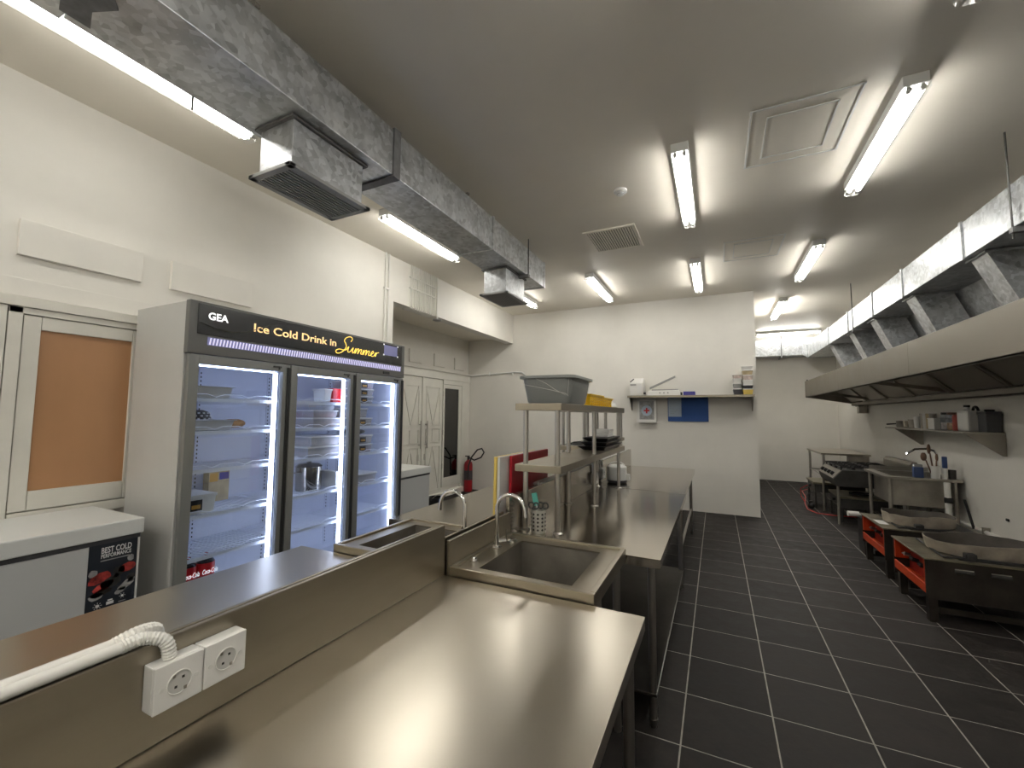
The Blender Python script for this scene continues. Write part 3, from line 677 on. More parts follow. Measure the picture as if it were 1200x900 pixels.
lidbox(-3.20, xb, y0-0.03, y1, SH[2]+0.087, 0.08, 'upper flat clear box on the third shelf, middle door', 'food_pale')
t = thing('steel_pot', 'shiny steel stock pot on the fourth fridge shelf behind the middle door', 'pot', (-3.05, 2.47, SH[3]))
z = SH[3]
MB().lathe(-3.05, 2.47, [(0.095, z), (0.10, z+0.006), (0.10, z+0.19), (0.105, z+0.195)], 24).build('body', 'steel_polished', t, smooth=True)
MB().lathe(-3.05, 2.47, [(0.104, z+0.196), (0.08, z+0.215), (0.02, z+0.222), (0.015, z+0.24)], 24).build('lid', 'steel_polished', t, smooth=True)
for s in (-1, 1): MB().tube(arc((-3.05, 2.47+s*0.10, z+0.15), 0.03, -math.pi/2, math.pi/2, 6, (0, s, 0), (1, 0, 0)), 0.005, 6).build('handle', 'steel_tube', t)
t = lidbox(-3.10, xb, 2.625, 2.67, SH[3], 0.14, 'narrow white box beside the steel pot in the fridge', body='white_plastic')
for i, (z, h, f) in enumerate([(SH[0], 0.065, 'food_pale'), (SH[0]+0.067, 0.065, 'food_pale'), (SH[0]+0.134, 0.065, 'food_red')]):
    lidbox(-3.15, xb, 2.76, 3.03, z, h, ['bottom', 'middle', 'topmost'][i]+' stickered box of three stacked on the top shelf, right door', f, lab=True)
lidbox(-3.15, xb, 2.76, 3.02, SH[1], 0.075, 'stickered wide box under a smaller box on the second shelf, right door', 'food_brown', lab=True)
lidbox(-3.15, xb, 2.76, 2.96, SH[1]+0.077, 0.085, 'smaller clear box stacked on the second shelf, right door', 'food_pale')
lidbox(-3.15, xb, 2.76, 3.03, SH[2], 0.075, 'lower stickered box on the third shelf, right door', 'food_red', lab=True)
lidbox(-3.15, xb, 2.76, 3.03, SH[2]+0.077, 0.08, 'upper stickered box on the third shelf, right door', 'food_pale', lab=True)
tag(MB().ellipsoid((-3.02, 2.90, SH[2]+0.157+0.028), (0.10, 0.12, 0.028)).build('food_bag', 'stove_side', smooth=True), 'dark plastic bag of food lying on the stacked boxes in the fridge', 'bag')
lidbox(-3.15, xb, 2.80, 3.10, SH[3], 0.085, 'single grey flat box on the fourth shelf, right door', 'food_pale')
tag(MB().ellipsoid((-2.97, 2.775, SH[3]+0.045), (0.06, 0.02, 0.045)).build('cloth_bundle', 'white_plastic', smooth=True), 'white crumpled cloth on the fourth shelf, right door', 'cloth')

# ================================================================== CHEST FREEZERS
CX = -2.87
t = thing('chest_freezer', 'white-lidded chest freezer with a dark printed poster, under the boarded window', 'freezer', (-3.16, 0.4, 0))
MB().box(-3.45, CX, -0.45, 1.262, 0.06, 0.80).build('body', 'freezer_body', t, bevel=0.008)
MB().box(-3.44, CX+0.004, -0.45, 1.262, 0.80, 0.824).build('seal', 'dark_plastic', t)
MB().box(-3.46, CX+0.018, -0.46, 1.272, 0.824, 0.905).build('lid', 'freezer_white', t, bevel=0.008)
for yy in (-0.35, 1.16):
    for xx in (-3.38, -2.94): MB().tube([(xx, yy, 0), (xx, yy, 0.06)], 0.022, 10).build('foot', 'black_plastic', t)
po = MB().box(CX, CX+0.002, 1.052, 1.252, 0.30, 0.80).build('poster', 'poster_dark', t)
MB().box(CX, CX+0.004, 1.254, 1.262, 0.10, 0.80).build('edge_strip', 'freezer_white', t)
text('poster_title', 'BEST COLD', 0.042, 'poster_white', po, (CX+0.0025, 1.10, 0.752), (0, 1, 0), (0, 0, 1), width=0.125, bold=0.0008, depth=0.0003)
text('poster_subtitle', 'PERFORMANCE', 0.028, 'poster_white', po, (CX+0.0025, 1.10, 0.728), (0, 1, 0), (0, 0, 1), width=0.125, bold=0.0004, depth=0.0003)
MB().box(CX+0.002, CX+0.0026, 1.10, 1.22, 0.712, 0.717).build('poster_caption', 'poster_grey', po)
def blob(y, z, ry, rz, m, nm, rot=0.0, n=9):
    b = MB(); random.seed(int(y*1000+z*100))
    pl = []
    for i in range(n):
        a = 2*math.pi*i/n; k = random.uniform(0.75, 1.0); p, q = ry*k*math.cos(a), rz*k*math.sin(a)
        pl.append((min(1.251, max(1.053, y+p*math.cos(rot)-q*math.sin(rot))), z+p*math.sin(rot)+q*math.cos(rot)))
    b.prism(pl, 'x', CX+0.002, CX+0.0028).build(nm, m, po)
for q_, (a_, b_, c_, d_, m_, r_) in enumerate(((1.075, 0.66, 0.022, 0.02, 'poster_grey', .6), (1.15, 0.60, 0.05, 0.035, 'stove_side', .3), (1.18, 0.645, 0.03, 0.03, 'stove_side', .1), (1.11, 0.555, 0.05, 0.02, 'burner_body', .2), (1.23, 0.60, 0.02, 0.02, 'stove_side', 0), (1.17, 0.625, 0.012, 0.012, 'poster_grey', 0), (1.19, 0.54, 0.03, 0.015, 'poster_grey', .4), (1.235, 0.585, 0.02, 0.012, 'poster_grey', .5))):
    blob(a_, b_, c_, d_, m_, 'food_print', r_)
blob(1.10, 0.63, 0.06, 0.03, 'poster_red', 'meat_print', 0.35)
blob(1.12, 0.585, 0.05, 0.025, 'poster_red', 'meat_print', 0.4)
blob(1.215, 0.655, 0.045, 0.028, 'poster_red', 'meat_print', 0.1)
blob(1.225, 0.70, 0.018, 0.018, 'poster_grey', 'fruit_print')
blob(1.215, 0.565, 0.045, 0.022, 'poster_grey', 'fish_print', 0.5)
blob(1.09, 0.54, 0.035, 0.022, 'poster_grey', 'shellfish_print', 0.1)
def sunicon(y, z, r, rays=8):
    b = MB(); b.prism([(y+r*0.45*math.cos(2*math.pi*i/10), z+r*0.45*math.sin(2*math.pi*i/10)) for i in range(10)], 'x', CX+0.002, CX+0.0028)
    for i in range(rays):
        a = 2*math.pi*i/rays; b.tube([(CX+0.0024, y+r*0.65*math.cos(a), z+r*0.65*math.sin(a)), (CX+0.0024, y+r*math.cos(a), z+r*math.sin(a))], 0.0012, 4)
    b.build('icon_print', 'poster_white', po)
sunicon(1.10, 0.492, 0.018)
MB().box(CX+0.002, CX+0.0028, 1.135, 1.165, 0.485, 0.500).box(CX+0.002, CX+0.0028, 1.14, 1.16, 0.503, 0.510).build('icon_print', 'poster_white', po)
sunicon(1.20, 0.510, 0.013, 6)
MB().box(CX+0.002, CX+0.0028, 1.085, 1.115, 0.463, 0.467).box(CX+0.002, CX+0.0028, 1.135, 1.165, 0.468, 0.472).box(CX+0.002, CX+0.0028, 1.185, 1.215, 0.482, 0.486).build('caption_print', 'poster_grey', po)
t = thing('chest_freezer', 'plain white chest freezer standing just beyond the drinks fridge', 'freezer', (-3.17, 3.65, 0))
MB().box(-3.45, -2.90, 3.36, 3.92, 0.06, 0.81).build('body', 'freezer_body', t, bevel=0.008)
MB().box(-3.44, -2.896, 3.362, 3.918, 0.81, 0.828).build('seal', 'dark_plastic', t)
MB().box(-3.46, -2.885, 3.35, 3.93, 0.828, 0.90).build('lid', 'freezer_white', t, bevel=0.008)
for yy in (3.44, 3.84):
    for xx in (-3.38, -2.96): MB().tube([(xx, yy, 0), (xx, yy, 0.06)], 0.022, 10).build('foot', 'black_plastic', t)

# ================================================================== ISLAND TABLES
def table(x0, x1, y0, y1, side, label, top='steel_table', splash=1.01, z=0.80, shelf=True, legs=None, sy=None, mid=False):
    """side: the x of the splash ('lo' or 'hi' edge of the table)"""
    t = thing('steel_table', label, 'table', ((x0+x1)/2, (y0+y1)/2, 0), 'stainless worktables of the island')
    b = MB().box(x0, x1, y0, y1, z-0.006, z)
    b.build('worktop', top, t, bevel=0.0015)
    lp = MB().box(x0+0.001, x0+0.013, y0, y1, z-0.045, z-0.0062).box(x1-0.013, x1-0.001, y0, y1, z-0.045, z-0.0062).box(x0+0.013, x1-0.013, y0+0.001, y0+0.013, z-0.045, z-0.0062).box(x0+0.013, x1-0.013, y1-0.013, y1-0.001, z-0.045, z-0.0062)
    lp.build('edge_lip', top, t)
    if splash:
        xs = (x0, x0+0.014) if side == 'lo' else (x1-0.014, x1)
        a, c = sy or (y0, y1)
        MB().box(xs[0], xs[1], a, c, z+0.0003, splash).build('splashback', 'steel_polished' if top == 'steel_polished' else 'steel_brushed', t, bevel=0.004)
    ex = 0.05
    ys = [y0+ex, y1-ex]+([(y0+y1)/2] if mid else [])
    for xx in (x0+ex, x1-ex):
        for yy in ys:
            MB().tube([(xx, yy, 0.04), (xx, yy, z-0.007)], 0.019, 12).tube([(xx, yy, 0.0), (xx, yy, 0.04)], [0.014, 0.022], 12).build('leg', 'steel_tube', t, smooth=True)
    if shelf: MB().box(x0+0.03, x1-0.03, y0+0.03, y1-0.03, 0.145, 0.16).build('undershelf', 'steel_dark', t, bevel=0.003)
    else: [MB().tube([(xx, y0+ex, 0.30), (xx, y1-ex, 0.30)], 0.013, 8).build('stretcher', 'steel_tube', t) for xx in (x1-ex, x0+ex)]
    return t
table(-1.075, -0.235, -0.5, 1.555, 'lo', 'nearest stainless worktable, in the foreground beside the white sockets')
table(-1.95, -1.08, -0.5, 1.555, 'hi', 'stainless worktable behind the near splashback, facing the drinks fridge')
table(-1.075, -0.255, 2.18, 4.085, 'lo', 'stainless worktable under the shelf rack, beyond the front sink', 'steel_polished', splash=1.02)
table(-1.95, -1.08, 2.20, 4.085, 'hi', 'stainless worktable carrying the cutting boards', 'steel_polished', splash=1.02)
table(-1.075, -0.265, 4.10, 5.97, 'lo', 'farthest stainless worktable on the aisle side, before the back wall', 'steel_polished', splash=1.02, shelf=False)
table(-1.95, -1.08, 4.10, 5.97, 'hi', 'farthest stainless worktable on the fridge side, before the back wall', 'steel_polished', splash=1.02, shelf=False)

def sink(x0, x1, y0, y1, bx0, bx1, by0, by1, side, label, z=0.832, faucet_y=1.93, out=1):
    t = thing('sink_unit', label, 'sink', ((x0+x1)/2, (y0+y1)/2, 0))
    q = 0.022
    rim = MB()
    rim.box(x0, x1, y0, y0+q, z-0.055, z+0.004).box(x0, x1, y1-q, y1, z-0.055, z+0.004).box(x0, x0+q, y0+q, y1-q, z-0.055, z+0.004).box(x1-q, x1, y0+q, y1-q, z-0.055, z+0.004)
    rim.build('raised_rim', 'steel_brushed', t, bevel=0.004)
    dk = MB().box(x0+q, bx0, y0+q, y1-q, z-0.012, z-0.006).box(bx1, x1-q, y0+q, y1-q, z-0.012, z-0.006).box(bx0, bx1, y0+q, by0, z-0.012, z-0.006).box(bx0, bx1, by1, y1-q, z-0.012, z-0.006)
    dk.build('deck', 'steel_brushed', t)
    w_ = 0.004; zb = z-0.30
    bs = MB().box(bx0-w_, bx0, by0-w_, by1+w_, zb, z-0.0125).box(bx1, bx1+w_, by0-w_, by1+w_, zb, z-0.0125).box(bx0, bx1, by0-w_, by0, zb, z-0.0125).box(bx0, bx1, by1, by1+w_, zb, z-0.0125).box(bx0-w_, bx1+w_, by0-w_, by1+w_, zb-w_, zb)
    bs.build('basin', 'steel_old', t)
    cx, cy = (bx0+bx1)/2, (by0+by1)/2
    MB().lathe(cx, cy, [(0.045, zb), (0.045, zb+0.003), (0.03, zb+0.004), (0.028, zb+0.001)], 16).build('drain', 'chrome', t)
    MB().tube([(cx, cy, zb-w_), (cx, cy, 0.1), (cx-out*0.15, cy, 0.08)], 0.02, 8).build('waste_pipe', 'pvc_white', t)
    for xx in (x0+0.04, x1-0.04):
        for yy in (y0+0.04, y1-0.04): MB().tube([(xx, yy, 0.0), (xx, yy, z-0.05)], 0.019, 10).build('leg', 'steel_tube', t, smooth=True)
    sp = (x0-0.016, x0-0.002) if side == 'lo' else (x1+0.002, x1+0.016)
    MB().box(sp[0], sp[1], y0+0.002, y1, z-0.05, 0.942).build('splashback', 'steel_brushed', t, bevel=0.003)
    # gooseneck tap
    fx = (x0+0.048) if side == 'lo' else (x1-0.048)
    zz = z-0.006; r = 0.075
    f = MB().lathe(fx, faucet_y, [(0.026, zz), (0.026, zz+0.008), (0.014, zz+0.012), (0.013, zz+0.06)], 16).build('faucet', 'chrome', t, smooth=True)
    pts = [(fx, faucet_y, zz+0.05), (fx, faucet_y, zz+0.19)]+[tuple(p) for p in arc((fx+out*r, faucet_y, zz+0.19), r, math.pi, 0.12, 14, (out, 0, 0), (0, 0, 1))][1:]
    e = pts[-1]; pts.append((e[0]+out*0.004, e[1], e[2]-0.035))
    MB().tube(pts, 0.0095, 10).build('spout', 'chrome', f, smooth=True)
    MB().tube([(fx, faucet_y, zz+0.035), (fx+out*0.035, faucet_y+0.03, zz+0.035)], 0.011, 8).tube([(fx+out*0.035, faucet_y+0.03, zz+0.03), (fx+out*0.037, faucet_y+0.032, zz+0.085)], 0.005, 8).build('lever', 'chrome', f, smooth=True)
    MB().lathe(fx+out*0.0, faucet_y-0.22, [(0.018, zz), (0.018, zz+0.012), (0.012, zz+0.022)], 12).build('tap_hole_plug', 'chrome', t, smooth=True)
    MB().lathe(fx+out*0.02, faucet_y+0.13, [(0.03, zz), (0.03, zz+0.008), (0.02, zz+0.014)], 14).build('basin_plug', 'chrome', t, smooth=True)
    return t
sink(-1.045, -0.415, 1.565, 2.17, -0.935, -0.52, 1.63, 2.075, 'lo', 'stainless sink with gooseneck tap beside the near worktable', faucet_y=1.91, out=1)
sink(-1.735, -1.105, 1.565, 2.17, -1.63, -1.215, 1.63, 2.075, 'hi', 'stainless sink with gooseneck tap on the fridge side of the island', faucet_y=1.86, out=-1)

def rack(x0, x1, y0, y1, px0, px1, pys, label):
    t = thing('shelf_rack', label, 'shelf rack', ((x0+x1)/2, (y0+y1)/2, 0.80), 'two-tier steel racks standing on the island')
    for z0, z1 in ((1.512, 1.553), (1.150, 1.192)):
        MB().box(x0, x1, y0, y1, z0, z1).build('shelf', 'steel_brushed', t, bevel=0.003)
    for xx in (px0, px1):
        for yy in pys:
            p = MB().tube([(xx, yy, 0.8005), (xx, yy, 1.512)], 0.0155, 12).build('post', 'steel_tube', t, smooth=True)
            MB().lathe(xx, yy, [(0.03, 0.8005), (0.03, 0.806), (0.02, 0.812)], 12).build('foot_flange', 'steel_tube', p)
rack(-1.09, -0.80, 2.31, 4.17, -1.043, -0.84, (2.365, 3.19, 4.07), 'nearer two-tier steel rack, carrying the grey tub')
rack(-1.40, -1.10, 3.87, 5.72, -1.34, -1.13, (3.93, 4.80, 5.66), 'farther two-tier steel rack, behind the black trays')

# ------------------------------------------------------------------ things on the racks and tables
def tub(x0, x1, y0, y1, z0, z1):
    t = thing('storage_tub', 'grey plastic tub wrapped in cling film on top of the near rack', 'tub', ((x0+x1)/2, (y0+y1)/2, z0))
    def ring(e, z, n=5, r=0.05):
        P_ = []
        for cx, cy, a0 in ((x1-e-r, y1-e-r, 0), (x0+e+r, y1-e-r, math.pi/2), (x0+e+r, y0+e+r, math.pi), (x1-e-r, y0+e+r, 1.5*math.pi)):
            for i in range(n): a = a0+math.pi/2*i/(n-1); P_.append((cx+r*math.cos(a), cy+r*math.sin(a), z))
        return P_
    R_ = [ring(0.05, z0), ring(0.04, z0+0.012), ring(0.018, z1-0.016), ring(0.0, z1-0.016), ring(0.0, z1), ring(0.022, z1), ring(0.05, z0+0.012)]
    n = len(R_[0]); vs = sum(R_, [])
    fs = [(i*n+k, i*n+(k+1) % n, (i+1)*n+(k+1) % n, (i+1)*n+k) for i in range(len(R_)-1) for k in range(n)]+[tuple(range(n))[::-1], tuple((len(R_)-1)*n+k for k in range(n))]
    MB().add(vs, fs).build('body', 'tub_grey', t, smooth=True)
    random.seed(4)
    f = MB(); R2 = []
    for e, z in ((0.036, z0+0.05), (0.024, z0+0.10), (0.010, z1-0.02), (-0.006, z1-0.004), (0.02, z1+0.004)):
        R2.append([(p[0]+random.uniform(-.003, .003), p[1]+random.uniform(-.003, .003), p[2]+random.uniform(-.012 if z < z1-0.03 else -.001, .006 if z < z1-0.03 else .002)) for p in ring(e, z)])
    vs = sum(R2, []); f.add(vs, [(i*n+k, i*n+(k+1) % n, (i+1)*n+(k+1) % n, (i+1)*n+k) for i in range(4) for k in range(n)])
    f.build('cling_film', 'film_wrap', t)
    c = MB()
    yn = y0+0.016
    for pts in ([(x0+0.02, yn-0.004, z1-0.05), (x0+0.10, yn, z1-0.065), (x0+0.22, yn+0.006, z1-0.09), (x1-0.06, yn+0.016, z0+0.06), (x1-0.045, yn+0.02, z0+0.045)],
                [(x0+0.12, yn-0.004, z1-0.018), (x0+0.19, yn, z1-0.05), (x0+0.24, yn+0.006, z1-0.085), (x1-0.06, yn+0.018, z0+0.05)],
                [(x1-0.035, yn+0.0, z1-0.02), (x1-0.045, yn+0.012, z0+0.09), (x1-0.05, yn+0.02, z0+0.05)]):
        c.tube(pts, [0.0006]+[0.0016]*(len(pts)-2)+[0.0006], 4)
    c.build('film_crease', 'white_plastic', t)
tub(-1.125, -0.755, 2.41, 2.88, 1.5535, 1.727)
def basket(x0, x1, y0, y1, z0, h, label):
    t = thing('plastic_basket', label, 'basket', ((x0+x1)/2, (y0+y1)/2, z0))
    e = 0.015; w_ = 0.004
    MB().box(x0+e, x1-e, y0+e, y1-e, z0, z0+0.006).build('base', 'yellow_plastic', t)
    b = MB()
    for k in range(4):
        z = z0+0.006+h*k/4.0; hh = h*0.17; f = e*(1-k/3.0)
        for q in ((x0+f, x1-f, y0+f, y0+f+w_), (x0+f, x1-f, y1-f-w_, y1-f), (x0+f, x0+f+w_, y0+f, y1-f), (x1-f-w_, x1-f, y0+f, y1-f)): b.box(*q, z, z+hh)
    b.build('side_bands', 'yellow_plastic', t)
    p = MB()
    for i in range(7):
        yy = y0+e+(y1-y0-2*e)*i/6
        for xx in (x0+e*0.6, x1-e*0.6): p.box(xx-0.003, xx+0.003, yy-0.006, yy+0.006, z0, z0+h)
    for i in range(5):
        xx = x0+e+(x1-x0-2*e)*i/4
        for yy in (y0+e*0.6, y1-e*0.6): p.box(xx-0.006, xx+0.006, yy-0.003, yy+0.003, z0, z0+h)
    p.build('ribs', 'yellow_plastic', t)
    r = MB()
    for q in ((x0-0.008, x1+0.008, y0-0.008, y0+0.006), (x0-0.008, x1+0.008, y1-0.006, y1+0.008), (x0-0.008, x0+0.006, y0+0.006, y1-0.006), (x1-0.006, x1+0.008, y0+0.006, y1-0.006)): r.box(*q, z0+h, z0+h+0.012)
    r.build('rim', 'yellow_plastic', t, bevel=0.003)
basket(-1.06, -0.82, 3.02, 3.40, 1.5535, 0.075, 'yellow plastic basket right behind the grey tub')
basket(-1.05, -0.83, 3.44, 3.78, 1.5535, 0.065, 'yellow plastic basket farther along the rack top')
tag(MB().lathe(-0.90, 3.93, [(0.08, 1.5535), (0.085, 1.562), (0.07, 1.59), (0.035, 1.605)], 16).build('upturned_bowl', 'white_plastic', smooth=True), 'white upturned bowl at the far end of the rack top', 'bowl')
for i, (y0, y1, z0, lb) in enumerate(((3.46, 4.14, 1.193, 'lower black tray on the rack middle shelf'), (3.50, 4.11, 1.226, 'middle black tray nested in the stack on the rack'), (3.54, 4.06, 1.259, 'topmost black tray of the stack on the rack'))):
    tag(MB().hexa([(-1.02+i*0.01, y0+0.05, z0), (-0.84, y0+0.05, z0), (-0.84, y1-0.05, z0), (-1.02+i*0.01, y1-0.05, z0)], [(-1.06+i*0.01, y0, z0+0.032), (-0.815, y0, z0+0.032), (-0.815, y1, z0+0.032), (-1.06+i*0.01, y1, z0+0.032)]).build('black_tray', 'black_plastic', bevel=0.004), lb, 'tray', 'black trays stacked on the rack')
for i in range(3):
    z0 = 1.292+i*0.022
    tag(MB().box(-1.0, -0.86, 3.74+i*0.03, 3.93+i*0.015, z0, z0+0.021).build('white_container', 'white_plastic', bevel=0.004), ['lowest', 'middle', 'top'][i]+' of three white containers on the black trays', 'container', 'white containers on the trays')
tag(MB().add([(-1.32, 3.95, 1.193), (-1.14, 3.95, 1.193), (-1.14, 4.35, 1.193), (-1.32, 4.35, 1.193), (-1.26, 4.02, 1.225), (-1.20, 4.05, 1.228), (-1.17, 4.25, 1.205)],
    [(0, 1, 5, 4), (1, 2, 6, 5), (2, 3, 4, 6), (3, 0, 4), (4, 5, 6), (3, 2, 1, 0)]).build('folded_cloth', 'black_plastic'), 'folded black cloth on the farther rack middle shelf', 'cloth')
# cutting boards leaning on the splashback
def cboard(x, y0, y1, h, m, label, tilt=0.012):
    b = MB().box(x, x+0.018, y0, y1, 0, h)
    b.xf(Matrix.Translation((x, 0, 0.8065)) @ Matrix.Rotation(tilt, 4, 'Y') @ Matrix.Translation((-x, 0, 0)))
    tag(b.build('cutting_board', m, bevel=0.004), label, 'cutting board', 'cutting boards leaning on the splashback')
cboard(-1.160, 2.37, 2.99, 0.425, 'red_board', 'red plastic cutting board, frontmost of the three')
cboard(-1.187, 2.262, 2.86, 0.425, 'white_plastic', 'white plastic cutting board between the red and yellow boards')
cboard(-1.209, 2.258, 2.858, 0.425, 'yellow_board', 'yellow plastic cutting board behind the white one')
# utensil holder
hx, hy = -0.955, 2.355
t = thing('utensil_holder', 'perforated steel utensil holder beside the rack post', 'utensil holder', (hx, hy, 0.80))
z = 0.8005
MB().lathe(hx, hy, [(0.043, z), (0.043, z+0.13), (0.041, z+0.13), (0.041, z+0.004)], 20).build('cup', 'steel_bright', t, smooth=True)
hl = MB()
for i in range(5):
    for k in range(10):
        a = 2*math.pi*k/10; c, s_ = math.cos(a), math.sin(a)
        hl.lathe(0, 0, [(0.0065, -0.001), (0.0065, 0.0006)], 8)
        M_ = Matrix.Translation((hx+0.0432*c, hy+0.0432*s_, z+0.02+i*0.022)) @ Matrix.Rotation(a, 4, 'Z') @ Matrix.Rotation(math.pi/2, 4, 'Y')
        for q in range(len(hl.v)-16, len(hl.v)): hl.v[q] = M_ @ hl.v[q]
hl.build('holes', 'dark_gap', t)
t = thing('spatula', 'teal silicone spatula in the utensil holder', 'spatula', (hx, hy, z+0.005))
MB().tube([(hx, hy, z+0.006), (hx-0.012, hy, z+0.16)], 0.005, 8).build('handle', 'white_plastic', t)
MB().box(-0.017, 0.017, -0.004, 0.004, 0, 0.075).xf(Matrix.Translation((hx-0.012, hy, z+0.15)) @ Matrix.Rotation(-0.22, 4, 'Y')).build('blade', 'teal_plastic', t, bevel=0.003)
def scissors(dx, dy, m, label):
    t = thing('scissors', label, 'scissors', (hx+dx, hy+dy, z+0.005))
    MB().tube([(hx+dx, hy+dy, z+0.006), (hx+dx*1.1, hy+dy, z+0.13)], 0.006, 6).build('blades', 'steel_tube', t)
    for s in (-1, 1): MB().tube(arc((hx+dx*1.2+s*0.016, hy+dy, z+0.152), 0.017, 0, 2*math.pi, 12, (1, 0, 0), (0, 0.1, 1)), 0.0045, 6).build('finger_loop', m, t)
scissors(0.02, 0.012, 'black_plastic', 'black and red handled scissors in the utensil holder')
scissors(-0.022, -0.01, 'black_plastic', 'black handled scissors left of the teal spatula')

# sockets, conduits
def socket(x, y0, y1, z0, z1, label, depth=0.042):
    t = thing('power_socket', label, 'socket', (x, (y0+y1)/2, z0), 'white surface-mounted power sockets')
    MB().box(x, x+depth-0.008, y0, y1, z0, z1).build('back_box', 'socket_white', t, bevel=0.003)
    MB().box(x+depth-0.0075, x+depth, y0, y1, z0, z1).build('face_plate', 'socket_white', t, bevel=0.002)
    cy, cz = (y0+y1)/2, (z0+z1)/2; xf = x+depth
    r = min(y1-y0, z1-z0)*0.24
    n = 24; C_ = [(math.cos(2*math.pi*k/n), math.sin(2*math.pi*k/n)) for k in range(n)]
    MB().prism([(cy+r*c, cz+r*q) for c, q in C_], 'x', xf+0.0002, xf+0.0006).build('round_outlet', 'socket_recess_shade', t)
    rg = MB(); vs = [(xf+d, cy+r*k_*c, cz+r*k_*q) for k_, d in ((1.10, 0.0002), (1.08, 0.0022), (1.02, 0.0022), (1.0, 0.0005)) for c, q in C_]
    rg.add(vs, [(i*n+k, i*n+(k+1) % n, (i+1)*n+(k+1) % n, (i+1)*n+k) for i in range(3) for k in range(n)]).build('outlet_ring', 'socket_white', t, smooth=True)
    for s in (-1, 1):
        MB().box(xf+0.0007, xf+0.0012, cy+s*r*0.30-0.0025, cy+s*r*0.30+0.0025, cz+s*r*0.35-0.0025, cz+s*r*0.35+0.0025).build('pin_hole', 'dark_gap', t)
        MB().box(xf+0.0007, xf+0.0028, cy-s*r*0.5-0.0025, cy-s*r*0.5+0.0025, cz+s*r*0.72-0.003, cz+s*r*0.72+0.003).build('earth_clip', 'steel_old', t)
        MB().lathe(0, 0, [(0.0045, 0), (0.0045, 0.001)], 10).xf(Matrix.Translation((xf, cy+s*(y1-y0)*0.36, cz-0.002)) @ Matrix.Rotation(math.pi/2, 4, 'Y')).build('screw', 'pvc_white', t)
    return t
XS = -1.0605
socket(XS, 0.488, 0.578, 0.884, 0.974, 'white power socket in the foreground with the flexible conduit entering it')
socket(XS, 0.581, 0.671, 0.884, 0.974, 'white power socket beside the conduit-fed one in the foreground')
def flex(name, pts, r, parent):
    # corrugated flexible conduit along a smooth path
    P_ = [Vector(p) for p in pts]; out = []
    for i in range(len(P_)-1):
        p0 = P_[max(i-1, 0)]; p1 = P_[i]; p2 = P_[i+1]; p3 = P_[min(i+2, len(P_)-1)]
        for k in range(12):
            u = k/12.0
            out.append(0.5*((2*p1)+(p2-p0)*u+(2*p0-5*p1+4*p2-p3)*u*u+(3*p1-p0-3*p2+p3)*u**3))
    out.append(P_[-1])
    return MB().tube(out, [r*(1.0 if k % 2 else 0.88) for k in range(len(out))], 10).build(name, 'pvc_white', parent, smooth=False)
t = thing('cable_conduit', 'pair of white cable conduits lying on the near splashback', 'conduit', (-1.09, 0.2, 1.012))
MB().tube([(-1.068, -0.5, 1.023), (-1.068, 0.455, 1.023)], 0.0115, 10).build('conduit', 'pvc_white', t, smooth=True)
MB().tube([(-1.096, -0.5, 1.023), (-1.096, 0.455, 1.023)], 0.0115, 10).build('conduit', 'pvc_white', t, smooth=True)
flex('flexible_hose', [(-1.068, 0.45, 1.023), (-1.064, 0.485, 1.026), (-1.045, 0.515, 1.012), (-1.042, 0.524, 0.976)], 0.0135, t)
flex('flexible_hose', [(-1.096, 0.45, 1.023), (-1.094, 0.49, 1.03), (-1.106, 0.525, 1.018), (-1.118, 0.535, 0.985)], 0.0135, t)
t = thing('cable_conduit', 'pair of white cable conduits along the splashback under the near rack', 'conduit', (-1.07, 4.0, 1.022))
for xx in (-1.063, -1.090): MB().tube([(xx, 2.62, 1.0325), (xx, 5.6, 1.0325)], 0.0105, 8).build('conduit', 'pvc_white', t, smooth=True)
flex('flexible_hose', [(-1.055, 3.90, 1.0325), (-1.045, 3.93, 1.036), (-1.042, 3.955, 1.0), (-1.042, 3.96, 0.948)], 0.013, t)
flex('flexible_hose', [(-1.055, 4.19, 1.0325), (-1.045, 4.22, 1.036), (-1.042, 4.245, 1.01), (-1.042, 4.25, 0.960)], 0.013, t)
socket(XS, 3.90, 4.015, 0.846, 0.946, 'white power socket on the splashback nearer the rack middle')
socket(XS, 4.19, 4.31, 0.856, 0.956, 'white power socket on the splashback beside the rice cooker')
t = thing('rice_cooker', 'small white rice cooker on the far worktable behind the rack post', 'rice cooker', (-0.93, 4.42, 0.80))
z = 0.8005
MB().lathe(-0.93, 4.42, [(0.085, z), (0.10, z+0.012), (0.10, z+0.03)], 20).build('base', 'dark_plastic', t, smooth=True)
MB().lathe(-0.93, 4.42, [(0.10, z+0.03), (0.102, z+0.05), (0.098, z+0.14)], 20).build('body', 'white_plastic', t, smooth=True)
MB().lathe(-0.93, 4.42, [(0.101, z+0.14), (0.098, z+0.16), (0.07, z+0.178), (0.0, z+0.182)], 20).build('lid', 'white_plastic', t, smooth=True)
MB().tube(arc((-0.93, 4.42, z+0.15), 0.085, 0.2, math.pi-0.2, 8, (1, 0, 0), (0, 0, 0.7)), 0.006, 6).build('carry_handle', 'white_plastic', t)
MB().box(-0.835, -0.80, 4.39, 4.45, z+0.03, z+0.09).build('control_panel', 'white_plastic', t, bevel=0.006)

